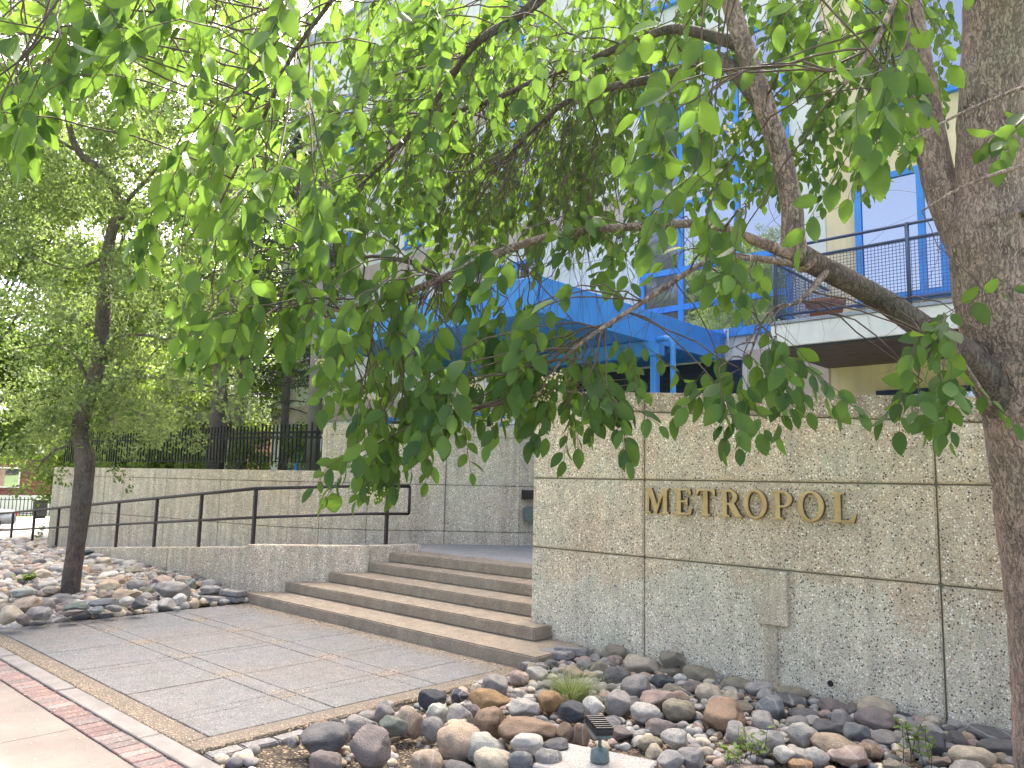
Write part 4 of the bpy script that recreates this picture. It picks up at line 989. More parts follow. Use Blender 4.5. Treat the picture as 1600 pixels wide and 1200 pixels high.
class Foliage:
    def __init__(s): s.L = []; s.T = MB(); s.B = []; s.bl = []
    def leaf(s, p, a, n, size): s.L.append((p, a, n, size))
    def spray(s, A, dirv, L, n, ls, droop=1.0, r=.0022):
        pts = [Vector(A)]; d = Vector(dirv).normalized(); k = 7
        for i in range(k):
            d = (d + Vector((0,0,-.22*droop)) + rv(.09)).normalized(); pts.append(pts[-1] + d*L/k)
        s.T.tube(pts, [r*(1-.6*i/k) for i in range(k+1)], 4, False)
        side = 1
        for j in range(n):
            t_ = (.12 + .88*j/max(1, n-1))*k; i = min(k-1, int(t_)); p = pts[i].lerp(pts[i+1], t_-i); tg = (pts[i+1]-pts[i]).normalized()
            ax = tg.cross(CW + rv(.35)); ax.normalize(); side = -side
            a = (ax*side*ru(.35,.8) + tg*.55 + Vector((0,0,-ru(.25,.85))) + rv(.18)).normalized()
            if j == n-1: a = (tg + Vector((0,0,-.3)) + rv(.15)).normalized()
            nr = (-CW*ru(-.2,1.0) + rv(.55) + Vector((0,0,.35)))
            sz = ls*ru(.62,1.12)*(1 if j < n-2 else .85); q = p + a*ru(.008,.016)
            s.T.tube([p, q], r*.5, 3, False); s.leaf(q, a, nr, sz)
    def near(s, p, maxz=None):
        c = sorted(s.bl, key=lambda q: (q-p).length_squared + (0 if q.z > p.z else (p.z-q.z)*1.5))[:9]
        return random.choice(c) if c else None
    def connect(s, p, r=.0028):
        q = s.near(p)
        if q is None: return Vector((0,0,-1))
        mid = q.lerp(p, .5) + Vector((0,0,.12*(q-p).length)) + rv(.03)
        pts = [q*(1-t_)**2 + mid*2*t_*(1-t_) + p*t_*t_ for t_ in (0,.17,.34,.5,.67,.84,1)]
        pts = [pts[0]] + [x + rv(.006) for x in pts[1:-1]] + [pts[-1]]
        L = (q-p).length
        s.T.tube(pts, [r*(1+.8*min(1,L)*(1-i/6)) for i in range(7)], 4, False); return (pts[-1]-pts[-2]).normalized()
def limb(F_, tree, pts, mat_, name='branch', n=10, wob=.0, sub=5, rough=.0, world=False):
    P = [(Vector(p[:3]) if world else atd(*p[:3])) for p in pts]; R_ = [p[3] for p in pts]; Q = []; RR = []
    m = len(P)
    for i in range(m-1):
        p0, p1, p2, p3 = P[max(0,i-1)], P[i], P[i+1], P[min(m-1,i+2)]
        for k in range(sub):
            t_ = k/sub; Q.append(.5*((2*p1) + (p2-p0)*t_ + (2*p0-5*p1+4*p2-p3)*t_*t_ + (3*p1-p0-3*p2+p3)*t_**3)); RR.append(R_[i]+(R_[i+1]-R_[i])*t_)
    Q.append(P[-1]); RR.append(R_[-1])
    Q = [q + Vector((noise.noise(q*3), noise.noise(q*3+Vector((9,0,0))), noise.noise(q*3+Vector((0,9,0)))))*wob for q in Q]
    mb = MB(); mb.tube(Q, RR, n)
    if rough:
        for i, v in enumerate(mb.v):
            c = Q[min(len(Q)-1, i//n)]; d = Vector(v)-c; L = d.length
            f = 1 + rough*(noise.noise(Vector(v)*5) + .6*noise.noise(Vector(v)*14) + .35*noise.noise(Vector((v[0]*40, v[1]*40, v[2]*9)))); mb.v[i] = tuple(c + d*f)
    o = mb.build(name, mat_, tree, smooth=True)
    F_.bl += Q[::2]; return Q
FT = Foliage()
tb = atd(1655, 1275, 4.0)
ft = empty('cherry_tree', (tb.x, tb.y, 0), 'large leafy cherry tree with thick trunk at the right edge', 'tree')
limb(FT, ft, [(1668,1330,4.0,.25),(1655,1200,4.0,.2),(1640,1000,4.0,.182),(1622,850,4.0,.183),(1609,720,4.0,.185),(1590,600,4.0,.19),(1560,480,4.0,.205),(1546,390,4.0,.19),(1546,290,4.0,.162),(1550,150,3.98,.15),(1556,0,3.95,.145),(1565,-200,3.9,.13),(1560,-500,3.9,.1),(1540,-900,3.9,.06)], M['bark'], 'trunk', 28, .0, 10, .07)
FT.bl = []
limb(FT, ft, [(1545,460,4.03,.11),(1500,360,4.1,.095),(1462,260,4.18,.083),(1440,140,4.28,.078),(1425,40,4.4,.07),(1405,-120,4.5,.055),(1380,-350,4.6,.035),(1350,-600,4.6,.02)], M['bark'], 'branch', 14, .01, 6, .06)
limb(FT, ft, [(1580,650,3.98,.10),(1520,565,3.9,.075),(1440,510,3.8,.062),(1360,458,3.7,.054),(1290,420,3.6,.052),(1245,398,3.5,.056)], M['bark_dark'], 'branch', 14, .008, 6, .07)
limb(FT, ft, [(1262,412,3.53,.05),(1240,385,3.5,.055),(1237,320,3.5,.046),(1222,250,3.5,.045),(1193,160,3.52,.047),(1163,75,3.55,.042),(1138,-5,3.6,.04),(1115,-110,3.65,.034),(1090,-260,3.7,.026),(1050,-450,3.8,.015)], M['bark'], 'branch', 14, .006, 6, .06)
limb(FT, ft, [(1245,402,3.5,.034),(1180,376,3.45,.024),(1110,352,3.4,.02),(1030,352,3.4,.0185),(940,358,3.4,.017),(855,370,3.4,.016),(780,395,3.4,.018),(690,435,3.4,.017),(610,465,3.45,.014),(530,482,3.5,.011),(450,500,3.6,.008),(380,520,3.7,.005)], M['bark'], 'branch', 8, .006, 6)
limb(FT, ft, [(1240,412,3.5,.02),(1150,400,3.35,.0125),(1100,410,3.25,.0115),(1030,455,3.2,.011),(960,500,3.15,.01),(930,520,3.1,.009),(880,560,3.1,.006),(840,620,3.1,.004)], M['bark'], 'branch', 8, .004, 6)
limb(FT, ft, [(1160,70,3.56,.032),(1060,45,3.8,.024),(997,63,3.9,.02),(930,90,4.0,.019),(870,112,4.1,.017),(780,150,4.2,.014),(690,185,4.3,.011),(600,240,4.4,.008),(520,300,4.5,.005)], M['bark_dark'], 'branch', 8, .01, 6)
limb(FT, ft, [(1195,170,3.52,.04),(1130,96,3.6,.034),(1090,100,3.7,.03),(1040,118,3.8,.024),(960,135,3.9,.02),(895,155,4.0,.017),(860,180,4.0,.012),(800,240,4.1,.009),(740,320,4.1,.006)], M['bark_dark'], 'branch', 8, .01, 6)
limb(FT, ft, [(1115,-110,3.6,.034),(1000,-120,3.5,.032),(900,-60,3.4,.03),(840,0,3.4,.026),(800,30,3.4,.022),(740,70,3.4,.018),(700,130,3.5,.014),(650,200,3.5,.011),(600,255,3.6,.008),(540,310,3.7,.005)], M['bark_dark'], 'branch', 8, .01, 6)
limb(FT, ft, [(1000,-120,3.45,.028),(800,-170,3.1,.022),(600,-130,2.9,.018),(350,-100,2.75,.014),(100,-70,2.7,.01),(-80,-20,2.7,.006)], M['bark_dark'], 'branch', 8, .02, 6)
limb(FT, ft, [(600,-130,2.9,.014),(520,0,2.95,.01),(440,120,3.05,.008),(380,240,3.2,.006),(330,340,3.3,.004)], M['bark_dark'], 'branch', 6, .015, 6)
limb(FT, ft, [(1405,-120,4.45,.045),(1350,-190,3.4,.022),(1250,-170,2.6,.016),(1150,-110,2.35,.012),(1060,-60,2.25,.008)], M['bark'], 'branch', 8, .01, 6)
limb(FT, ft, [(1350,-190,3.2,.018),(1400,-60,2.6,.012),(1380,40,2.4,.009),(1320,130,2.35,.007)], M['bark'], 'branch', 6, .01, 6)
limb(FT, ft, [(690,435,3.4,.011),(640,408,3.5,.009),(570,402,3.6,.008),(500,425,3.7,.007),(420,465,3.8,.005),(340,480,3.9,.003)], M['bark_dark'], 'branch', 6, .004, 6)
limb(FT, ft, [(1595,340,3.9,.02),(1690,250,3.2,.014),(1650,245,3.0,.010),(1520,285,2.9,.006),(1440,330,2.9,.003)], M['bark'], 'branch', 6, .0, 6)
limb(FT, ft, [(1690,250,3.2,.012),(1640,140,2.8,.008),(1540,160,2.8,.006),(1420,220,2.75,.003)], M['bark'], 'branch', 6, .0, 6)
limb(FT, ft, [(1550,640,3.95,.02),(1500,560,3.6,.011),(1470,500,3.5,.008),(1455,560,3.4,.004)], M['bark'], 'branch', 6, .0, 6)
limb(FT, ft, [(1290,425,3.55,.02),(1250,470,3.4,.009),(1200,490,3.35,.006),(1170,560,3.3,.004)], M['bark'], 'branch', 6, .0, 6)
# crown above the picture
for pts in ([(1560,-500,3.9,.06),(1300,-700,4.6,.04),(1000,-800,5.2,.02)], [(1560,-500,3.9,.06),(1900,-700,4.2,.04),(2200,-800,4.4,.02)], [(1540,-900,3.9,.05),(1500,-1300,4.5,.02)], [(1380,-350,4.6,.03),(1150,-420,5.4,.025),(900,-430,6,.015)], [(800,-170,3.1,.02),(600,-420,3.6,.015),(300,-420,4.0,.01)], [(1050,-450,3.8,.015),(700,-520,4.3,.012),(350,-550,4.8,.008)]):
    limb(FT, ft, pts, M['bark'], 'branch', 6, .03, 6)
def inpoly(x, y, P):
    c = False; j = len(P)-1
    for i in range(len(P)):
        if (P[i][1] > y) != (P[j][1] > y) and x < (P[j][0]-P[i][0])*(y-P[i][1])/(P[j][1]-P[i][1]) + P[i][0]: c = not c
        j = i
    return c
DENS = 1.45
def region(P, n, d, ls, L=(.22,.4), nl=(6,10), conn=.8, droop=1.0, dirs=None):
    xs = [p[0] for p in P]; ys = [p[1] for p in P]; k = 0; n = int(n*DENS); ls = (ls[0]*1.08, ls[1]*1.14)
    while k < n:
        x, y = ru(min(xs), max(xs)), ru(min(ys), max(ys))
        if not inpoly(x, y, P): continue
        k += 1; dd = ru(*d); p = atd(x, y, dd); Ls = ru(*L)
        dv = FT.connect(p) if rnd() < conn else Vector((0,0,-1))
        base = (dv*.5 + (CR*ru(*dirs) if dirs else CR*ru(-.9,.4)) + Vector((0,0,-.25)) + rv(.25))
        FT.spray(p, base, Ls, random.randint(*nl), ru(*ls), droop)
# coordinates are where twigs start; sprays hang ~80-110 px below
region([(1010,-40),(1110,-40),(1130,130),(1110,330),(1060,250),(1020,120)], 9, (2.1,2.7), (.085,.105), (.25,.35), (5,8), 1, .8)
region([(1240,-40),(1470,-40),(1470,170),(1400,200),(1330,260),(1300,200)], 15, (2.1,3.0), (.085,.105), (.22,.34), (5,8), 1, .8)
region([(1080,240),(1240,200),(1170,380),(1090,380)], 4, (2.5,3.1), (.08,.1), (.2,.3), (5,7), 1)
region([(1080,380),(1200,400),(1190,430),(1100,420)], 5, (2.7,3.2), (.08,.095), (.15,.2), (4,6), 1)
region([(560,380),(880,380),(930,440),(880,560),(760,610),(600,600),(500,540),(520,440)], 38, (2.9,3.7), (.078,.098), (.22,.36), (7,10), .8)
region([(560,560),(800,560),(790,640),(700,670),(560,660)], 15, (3.0,3.5), (.075,.095), (.2,.32), (6,9), .9)
region([(540,690),(650,680),(640,715),(545,720)], 5, (3.1,3.4), (.075,.092), (.16,.24), (5,8), 1, .8, (-1.2,-.3))
region([(830,560),(930,540),(935,610),(850,620)], 10, (3.0,3.3), (.075,.095), (.2,.3), (6,8), 1, 1.0, (-.2,.6))
region([(905,600),(940,590),(960,620),(920,630)], 3, (2.9,3.1), (.075,.09), (.25,.34), (6,8), 1, .7, (.5,1.2))
region([(1130,520),(1215,500),(1230,560),(1150,580)], 6, (2.9,3.3), (.08,.1), (.3,.45), (7,10), 1, .7, (-.3,1.3))
region([(1110,570),(1190,570),(1180,620),(1120,620)], 4, (2.9,3.1), (.08,.1), (.25,.36), (6,8), 1, .7, (-1.3,.1))
region([(1430,500),(1500,480),(1530,560),(1450,580)], 7, (3.0,3.4), (.078,.098), (.25,.38), (6,8), 1, .8, (-1.0,.5))
region([(1420,580),(1530,590),(1530,620),(1430,620)], 5, (3.0,3.4), (.08,.1), (.2,.3), (5,7), 1, .7, (-1.0,.5))
region([(240,300),(500,260),(620,340),(520,470),(360,490),(300,420)], 23, (2.9,3.9), (.075,.095), (.22,.36), (7,10), .8)
region([(330,470),(450,480),(440,520),(350,520)], 6, (2.9,3.4), (.08,.095), (.2,.28), (6,8), 1)
region([(230,-50),(620,-50),(620,180),(420,320),(250,230)], 34, (2.4,3.6), (.078,.1), (.24,.4), (7,10), .8)
region([(600,-50),(1010,-50),(1010,60),(760,120),(620,180)], 36, (3.0,4.2), (.075,.092), (.22,.36), (7,9), .8)
region([(500,150),(760,120),(760,300),(560,330)], 26, (3.4,4.6), (.07,.09), (.22,.36), (7,9), .7)
region([(620,60),(1030,40),(1000,330),(700,360),(620,300)], 260, (4.3,6.2), (.065,.085), (.25,.4), (7,10), .12)
region([(420,-60),(1010,-60),(1000,60),(430,120)], 90, (4.4,6.4), (.065,.085), (.25,.4), (7,10), .12)
region([(-30,-50),(320,-50),(260,80),(60,150),(-30,140)], 26, (2.3,3.0), (.08,.1), (.2,.34), (6,9), .9)
region([(0,130),(60,140),(60,180),(0,180)], 3, (2.4,2.7), (.085,.1), (.15,.22), (4,6), 1)
region([(840,340),(1000,330),(1080,340),(1000,400),(860,400)], 10, (3.2,3.6), (.07,.09), (.12,.2), (4,6), 1, .5)
region([(1590,150),(1630,150),(1630,220),(1590,200)], 3, (3.0,3.2), (.08,.1), (.15,.2), (4,5), .5)
region([(930,515),(1010,520),(1000,535),(935,530)], 3, (3.05,3.2), (.06,.075), (.2,.28), (7,9), 0, .25, (.8,1.4))
region([(1000,-50),(1500,-50),(1480,180),(1350,260),(1010,260)], 170, (4.4,6.0), (.065,.085), (.25,.4), (7,10), .12)
region([(330,-50),(640,-50),(620,330),(420,330)], 75, (4.6,6.2), (.065,.085), (.25,.4), (7,10), .3)
# crown out of frame above: shades the wall, the trunk and the rocks
for i in range(450):
    x, y, d = (ru(1000, 2800), ru(-1200, -130), ru(2.4, 6.5)) if i < 430 else (ru(-500, 1500), ru(-900, -130), ru(2.6, 6.5)); p = atd(x, y, d)
    if p.z > 9: continue
    FT.spray(p, rv(1), ru(.3,.5), 9, ru(.08,.11), 1)
shade = [l for l in FT.L if proj(l[0])[0] > 960 and proj(l[0])[1] > -60]; k = 0; tries = 0  # extra unseen sprays added towards the sun to shade the right-hand leaves
while k < 560 and tries < 9000:
    tries += 1; p = random.choice(shade)[0] + SDIR*ru(1.2, 6.5) + rv(.25); u = proj(p)
    if u[1] > -150: continue
    FT.spray(p, rv(1), ru(.3,.5), 9, ru(.085,.115), 1); k += 1
# fine bare twigs: dense brush in the upper middle, loose ones before the building
def barewig(p, d, L, r, curl=.12, grav=.1):
    pts = [p]; k = 9; d = d.normalized(); bias = rv(.08)
    for i in range(k):
        d = (d + rv(curl) + bias + Vector((0,0,-grav))).normalized(); pts.append(pts[-1] + d*L/k)
    FT.T.tube(pts, [r*(1-.7*i/k) for i in range(k+1)], 4, False)
for i in range(230):
    x, y = random.gauss(850, 95), ru(90, 300); p = atd(x, y, ru(3.5, 4.3)); q = FT.near(p)
    s0 = q if (q-p).length < .35 else p
    barewig(s0, CR*ru(-1.1,.3) + Vector((0,0,-ru(.5,1.2))) + rv(.2), ru(.35,.9), ru(.0014,.0032), .13)
for i in range(80):
    x, y = ru(540, 760), ru(90, 300); p = atd(x, y, ru(3.4, 4.4)); barewig(FT.near(p) if rnd() < .6 else p, -CR*ru(.3,1) + Vector((0,0,-ru(.2,1))) + rv(.2), ru(.3,.7), ru(.0014,.003), .13)
for i in range(85):
    x, y = ru(880, 1330), ru(330, 440); p = atd(x, y, ru(3.0, 3.8)); s0 = FT.near(p)
    barewig(s0 if (s0-p).length < .5 else p, CR*ru(-.6,.5) + Vector((0,0,-1)) + rv(.25), ru(.25,.75), ru(.0011,.0022), .22, .05)
for i in range(40):
    x, y = ru(560, 850), ru(430, 560); p = atd(x, y, ru(3.0, 3.7)); barewig(FT.near(p), Vector((0,0,-1)) + rv(.2), ru(.4,.9), ru(.0014,.003), .1)
for i in range(14):
    x, y = ru(1380, 1500), ru(440, 520); barewig(FT.near(atd(x, y, 3.8)), CR*ru(-1,.2) + Vector((0,0,-.8)) + rv(.2), ru(.2,.45), .0014, .22, .05)
tag(FT.T.build('twigs', M['twig'], ft, smooth=True), kind='stuff')
# the 300 leaves that show largest become parts, the others one part
sc = []
for i, (p, a, n, s) in enumerate(FT.L):
    c = p + a*s*.5; u, v, z = proj(c)
    fac = abs((c-CP).normalized().dot(basis(a, n)[2]))
    sc.append((s/z*(.4+fac) if (0 < u < 1600 and 0 < v < 1200) else 0, i))
top = set(i for _, i in sorted(sc, reverse=True)[:300])
LV = [np.array(V) for V, F in LEAFS]; VV, FF, TT, MI = [], [], [], 0; nb = 0
for i, (p, a, n, s) in enumerate(FT.L):
    x, y, z = basis(a, n); k = random.randrange(4)
    if i in top:
        o = link('leaf', leaf_me[k], ft); mm = Matrix.Identity(4)
        for r_ in range(3): mm[r_][0], mm[r_][1], mm[r_][2], mm[r_][3] = x[r_]*s, y[r_]*s, z[r_]*s, p[r_]
        o.matrix_basis = mm
    else:
        A = np.array([x, y, z])*s; VV.append(LV[k] @ A + np.array(p)); FF += [tuple(j+nb for j in f) for f in LEAFS[k][1]]; nb += len(LV[k]); TT += [rnd()]*len(LV[k])
me = bpy.data.meshes.new('foliage'); me.from_pydata(np.concatenate(VV).tolist(), [], FF)
at_ = me.attributes.new('tint', 'FLOAT', 'POINT'); at_.data.foreach_set('value', TT); me.polygons.foreach_set('use_smooth', [True]*len(me.polygons))
tag(link('foliage', me, ft, M['leaf']), kind='stuff')
# blossom clusters
def blossom(c, r, n):
    m = MB()
    for i in range(n):
        q = Vector(c) + Vector((random.gauss(0,r), random.gauss(0,r), random.gauss(0,r*.7))); s = ru(.0035,.006)
        m.add([q+Vector((s,0,0)), q-Vector((s,0,0)), q+Vector((0,s,0)), q-Vector((0,s,0)), q+Vector((0,0,s)), q-Vector((0,0,s))], [(0,2,4),(2,1,4),(1,3,4),(3,0,4),(2,0,5),(1,2,5),(3,1,5),(0,3,5)])
    m.build('blossom', M['blossom'], ft)
for x, y, d in ((1392,228,2.6),(1412,128,2.7),(1142,205,2.5),(478,165,2.7),(865,590,3.0),(852,620,3.1),(748,600,3.1),(782,655,3.1),(585,775,3.2),(505,565,3.2),(455,330,3.0),(575,620,3.2),(700,640,3.1),(640,700,3.1),(520,680,3.2)): blossom(atd(x, y, d), .02, 26)

# ------------------------------------------------------------------ other trees: clouds of small leaves on real limbs
def crown_mesh(name, clumps, n, size, material, parent, flat=.5, mask=None):
    """clumps: (centre, radius). n leaves as folded pairs of triangles"""
    w = np.array([c[1]**2 for c in clumps]); w = w/w.sum(); idx = np.random.choice(len(clumps), n, p=w)
    ctr = np.array([list(c[0]) for c in clumps])[idx]; rad = np.array([c[1] for c in clumps])[idx]
    d = np.random.normal(size=(n,3)); d /= np.linalg.norm(d, axis=1)[:,None]
    P = ctr + d*(rad*np.random.uniform(.15,1,n)**.6)[:,None]*np.array([1,1,.85])
    a = np.random.normal(size=(n,3)) + np.array([0,0,-.6]); a /= np.linalg.norm(a,axis=1)[:,None]
    b_ = np.cross(a, np.random.normal(size=(n,3))); b_ /= np.linalg.norm(b_,axis=1)[:,None]
    c_ = np.cross(a, b_); s = (size*np.random.uniform(.6,1.25,n))[:,None]
    V = np.stack([P, P + a*s*.5 + b_*s*.28 + c_*s*.08, P + a*s, P + a*s*.5 - b_*s*.28 + c_*s*.08], 1).reshape(-1,3)
    me = bpy.data.meshes.new(name); i4 = np.arange(n)*4
    T_ = np.stack([i4,i4+1,i4+2, i4,i4+2,i4+3],1).reshape(-1,3)
    me.from_pydata(V.tolist(), [], T_.tolist())
    at_ = me.attributes.new('tint','FLOAT','POINT'); at_.data.foreach_set('value', np.repeat(np.random.rand(n),4))
    o = link(name, me, parent, material); tag(o, kind='stuff'); return o
def broadleaf(name, label, base, h, spread, trunk_r, nl, size, group, mats=('bark_dark','leaf_far'), crown0=.3, nclump=45, lean=(0,0)):
    b_ = Vector(base); t_ = empty(name, b_, label, 'tree', group)
    F0 = Foliage(); top_ = b_ + Vector((lean[0], lean[1], h*.8))
    limb(F0, t_, [(*(b_-Vector((0,0,.3))), trunk_r*1.3), (*b_.lerp(top_,.3), trunk_r), (*(b_.lerp(top_,.65)+rv(.1)), trunk_r*.6), (*top_, trunk_r*.2)], M[mats[0]], 'trunk', 10, .05, 5, .05, True)
    cl = []
    for i in range(nclump):
        f = ru(crown0, 1); ang = ru(0, 6.28); rr = spread*(.35 + .65*sin(pi*min(1, .15 + .85*(f-crown0)/(1-crown0))))*ru(.35,1)
        c = b_ + Vector((lean[0]*f + rr*cos(ang), lean[1]*f + rr*sin(ang), h*f)); cl.append((c, spread*ru(.16,.34)))
        if i % 4 == 0: 
            s0 = b_.lerp(top_, max(.2, f*.75)); limb(F0, t_, [(*s0, trunk_r*.3), (*(s0.lerp(c,.5)+Vector((0,0,.1))), trunk_r*.18), (*c, trunk_r*.05)], M[mats[0]], 'branch', 5, .03, 4, 0, True)
    crown_mesh('crown', cl, nl, size, M[mats[1]], t_); return t_
# left tree by the paving: bent trunk
g0 = onz(108, 928, .06); dL = (g0 - CP).dot(CW)
lt = empty('elm_tree', (g0.x, g0.y, 0), 'slender tree with bent trunk growing from the rocks left of the steps', 'tree'); FL = Foliage()
k = FPX/dL
limb(FL, lt, [(103,960,dL,17/k),(109,925,dL,14/k),(119,850,dL,13/k),(128,780,dL,14.5/k),(133,715,dL,14.5/k),(125,668,dL,12/k),(137,625,dL,11.5/k),(153,570,dL,11/k),(161,500,dL,11/k),(166,420,dL,9.5/k),(175,360,dL,8/k),(190,325,dL,7/k),(165,270,dL,6.5/k),(125,240,dL,5.5/k),(105,180,dL,4.5/k),(95,60,dL,3.5/k),(90,-120,dL,2/k)], M['bark_dark'], 'trunk', 16, .0, 8, .06)
cl = []
for pts in ([(155,520,3),(120,500,2.4),(60,490,1.6),(0,500,1)], [(140,600,3.5),(115,555,2.4),(80,540,1.6),(20,545,1)], [(165,530,3),(210,522,1.8),(260,530,1.2)], [(160,440,2.5),(200,430,1.6),(260,400,1)], [(168,400,2.5),(110,420,1.6),(40,400,1)], [(190,325,4),(230,280,2.5),(280,220,1.5),(330,120,1)], [(130,690,2.5),(85,705,1.6),(55,735,1)], [(125,240,3),(60,200,2),(0,150,1)], [(130,640,2),(200,640,1.4),(250,660,1)], [(90,700,1.5),(60,720,1.2),(30,715,.9)], [(105,180,2.5),(180,100,1.6),(240,0,1)]):
    dd = dL + ru(-.8,.8); Q = limb(FL, lt, [(x, y, dL if i == 0 else dL+(dd-dL)*i/3, r/k) for i, (x, y, r) in enumerate(pts)], M['bark_dark'], 'branch', 6, .02, 5)
for i in range(380):
    y = ru(-160, 690); x = (random.gauss(150, 125) if rnd() < .6 else ru(-60,380)) if y < 600 else random.gauss(130, 95)
    if x > 420 or x < -120: x = ru(-60, 330)
    cl.append((atd(x, y, dL + random.gauss(.2,.75)), ru(.13,.36)))
for i in range(170): cl.append((atd(ru(-70,400), ru(-120,360), dL + random.gauss(.4,.8)), ru(.15,.38)))
for x, y, r in ((25,700,.22),(45,735,.18),(28,765,.13),(85,735,.17),(100,755,.1),(185,740,.15),(200,765,.08),(205,705,.18),(150,715,.12),(70,690,.25),(230,690,.15),(260,650,.25),(290,600,.25)): cl.append((atd(x, y, dL+ru(-.3,.3)), r))
crown_mesh('crown', cl, 78000, .066, M['leaf_small'], lt)
# spruces behind the fence
def spruce(label, px, d, base_y, h, r0, seed):
    p = atd(px, base_y, d); p.z = 1.62; tr = empty('spruce_tree', p, label, 'tree', 'spruces behind the fence'); F0 = Foliage()
    limb(F0, tr, [(*(p-Vector((0,0,.2))), r0), (*(p+Vector((.03,0,h*.5))), r0*.75), (*(p+Vector((0,0,h))), r0*.15)], M['bark_dark'], 'trunk', 10, .02, 6, .06, True)
    V, Fc = [], []; bm_ = MB()
    for i in range(80):
        f = ru(.12, 1); L = (1.9 if f < .6 else 1.9*(1.05-f)/.45)*ru(.6,1.1); ang = ru(0,6.28); s0 = p + Vector((0,0,h*f)); dv = Vector((cos(ang), sin(ang), .12)); pts = [s0]
        for j in range(6): dv = (dv + Vector((0,0,-.06)) + rv(.05)).normalized(); pts.append(pts[-1] + dv*L/6)
        bm_.tube(pts, [.022*(1-.8*j/6) for j in range(7)], 5, False)
        for j in range(170 if f > .25 else 60):
            t_ = ru(.3,1)*6; a = min(5,int(t_)); q = pts[a].lerp(pts[a+1], t_-a); e = (dv + rv(.55) + Vector((0,0,-.15))).normalized()*ru(.05,.16); q2 = q + rv(.05)
            w = e.cross(rv(1)).normalized()*.011; b0 = len(V); V += [tuple(q2-w), tuple(q2+w), tuple(q2+e)]; Fc.append((b0,b0+1,b0+2))
    tag(bm_.build('boughs', M['bark_dark'], tr, smooth=True), kind='stuff')
    m = MB(); m.v = V; m.f = Fc; tag(m.build('needles', M['needle'], tr), kind='stuff')
spruce('dark spruce trunk rising behind the middle of the iron fence', 335, 16.5, 735, 12.5, .19, 1)
spruce('thin spruce right of the thick one, near the end of the fence', 440, 17.5, 735, 8.0, .10, 2)
# further trees closing the view on the left
for i, (x, y, hh, sp, lab) in enumerate(((-33,11.8,11,3.4,'tall bright green tree far left behind the bent elm'),(-27.5,10.2,9.5,2.6,'bright bushy tree between the elm and the spruces'),(-41,14,13,4.2,'tall tree beyond the neighbouring house'),(-30,2.5,10,2.8,'loose green tree at the far left edge of the picture'),(-52,22,15,5,'distant tall tree rising over the red house'),(-24.5,5.5,12,2.6,'tall slim tree just behind the crown of the bent elm'),(-24.8,9.0,13.5,3.2,'tall leafy tree between the elm and the corner of the white building'),(-36,20,16,5,'broad tall tree rising behind the neighbouring roof'))):
    broadleaf('street_tree', lab, (x, y, ground_z(x, y)), hh, sp, .17, 20000, .19, 'trees closing the view on the left', crown0=.22, nclump=60)
for (x, y, hh, sp, lab) in ((-20.0,10.6,11,2.3,'leafy tree rising behind the fence left of the concrete column'),(-23.4,12.3,13,2.9,'leafy tree at the left corner of the white building')):
    broadleaf('garden_tree', lab, (x, y, 1.6 if x > -21 else 0), hh, sp, .12, 17000, .13, 'trees closing the view on the left', crown0=.24, nclump=60)
# hedge shrubs behind the fence
for i, (x, y) in enumerate(((-17.5,8.2),(-15.6,8.6),(-20,8.0),(-13.8,9.2),(-22.3,7.9))):
    s = empty('garden_shrub', (x, y, 1.62), ('leafy shrub behind the fence left of the spruce trunk','leafy shrub behind the fence right of the spruce trunk','leafy shrub behind the left part of the fence','low shrub near the thin spruce','leafy shrub behind the far left end of the fence')[i], 'shrub', 'shrubs behind the fence')
    m = MB()
    for j in range(5): m.tube([(x+ru(-.2,.2), y+ru(-.2,.2), 1.6), (x+ru(-.5,.5), y+ru(-.4,.4), 1.62+ru(.5,.9))], .015, 5)
    m.build('stems', M['bark_dark'], s)
    crown_mesh('leaves', [(Vector((x+ru(-.8,.8), y+ru(-.4,.4), 1.62+ru(.2,1.0))), ru(.2,.4)) for _ in range(12)], 2400, .075, M['leaf_far'], s)
# trees across the road behind the camera, mirrored in the window panes
for i, (x, y, hh) in enumerate(((-19,-14,14),(-25,-16,16),(-31,-15,15),(-37,-17,17),(-44,-16,15))):
    broadleaf('roadside_tree', 'leafy tree across the road mirrored in the tall window panes', (x, y, 0), hh, 4.2, .2, 13000, .34, 'trees across the road', crown0=.25, nclump=40)
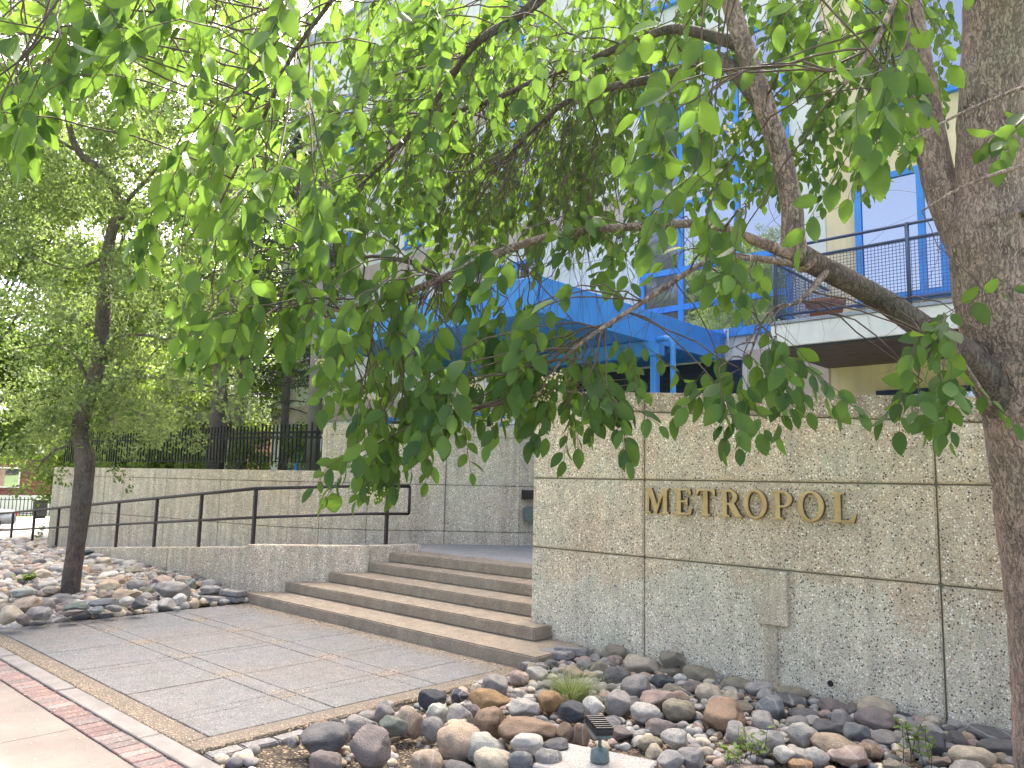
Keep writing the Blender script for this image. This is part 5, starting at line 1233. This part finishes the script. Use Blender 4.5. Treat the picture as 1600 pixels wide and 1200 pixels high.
# grass tuft and weeds among the rocks
q = onz(893, 1086, .06); gt = empty('grass_tuft', (q.x, q.y, .05), 'clump of fine green and straw coloured grass by the step corner', 'grass tuft')
V, Fc, TT = [], [], []
for i in range(650):
    a = ru(0,6.28); r0 = abs(random.gauss(0,.085)); p = Vector((q.x + r0*cos(a), q.y + r0*sin(a), .04)); dv = Vector((cos(a)*ru(.2,1), sin(a)*ru(.2,1), ru(1,2.2))).normalized(); L = ru(.18,.36); w = Vector((-sin(a+ru(-1,1)), cos(a), 0))*ru(.0014,.0026); pts = [p]
    for j in range(4): dv = (dv + Vector((cos(a)*.12, sin(a)*.12, -.24))).normalized(); pts.append(pts[-1] + dv*L/4)
    b0 = len(V); tn = rnd()
    for j, pt in enumerate(pts): V += [tuple(pt - w*(1-j/4.2)), tuple(pt + w*(1-j/4.2))]; TT += [tn, tn]
    for j in range(4): Fc.append((b0+2*j, b0+2*j+1, b0+2*j+3, b0+2*j+2))
m = MB(); m.v = V; m.f = Fc; me = m.mesh('blades'); at_ = me.attributes.new('tint','FLOAT','POINT'); at_.data.foreach_set('value', TT)
tag(link('blades', me, gt, M['grassblade']), kind='stuff')
def weed(px, py, n, hgt, label, z0=.05, broad=False):
    q = onz(px, py, z0); w = empty('weed', (q.x, q.y, z0), label, 'plant', 'weeds among the rocks'); st_ = MB(); lm = MB()
    for i in range(n):
        p = Vector((q.x + ru(-.1,.1)*n*.12, q.y + ru(-.1,.1)*n*.12, z0)); pts = [p, p + Vector((ru(-.03,.03), ru(-.03,.03), hgt*.5)), p + Vector((ru(-.05,.05), ru(-.05,.05), hgt*ru(.8,1.1)))]
        st_.tube(pts, [.003,.0025,.0015], 4)
        for j in range(9):
            t_ = ru(.25,1); c = pts[0].lerp(pts[2], t_); a = ru(0,6.28); ax = Vector((cos(a), sin(a), ru(.1,.7))).normalized(); x, y, z = basis(ax, Vector((0,0,1)) + rv(.2)); s = ru(.035,.06)*(1.4 if broad else 1)
            V0, F0_ = LEAFS[random.randrange(4)]; lm.add([c + (x*v[0]*(1.4 if broad else .8) + y*v[1] + z*v[2])*s for v in V0], F0_)
    tag(st_.build('stems', M['twig'], w), kind='stuff'); tag(lm.build('leaves', M['weedleaf'], w, smooth=True), kind='stuff')
weed(1172, 1185, 6, .15, 'small bright green weed sprouting before the big pale cobble'); weed(1432, 1192, 8, .2, 'larger bright green weed in front of the navy rock')
weed(40, 912, 8, .12, 'patch of broad-leaved weeds left of the bent tree trunk', .16, True); weed(1150, 1198, 4, .1, 'tiny weed at the bottom edge among pebbles')
weed(62, 846, 8, .35, 'scrubby plant at the lower end of the ramp', .0, True)
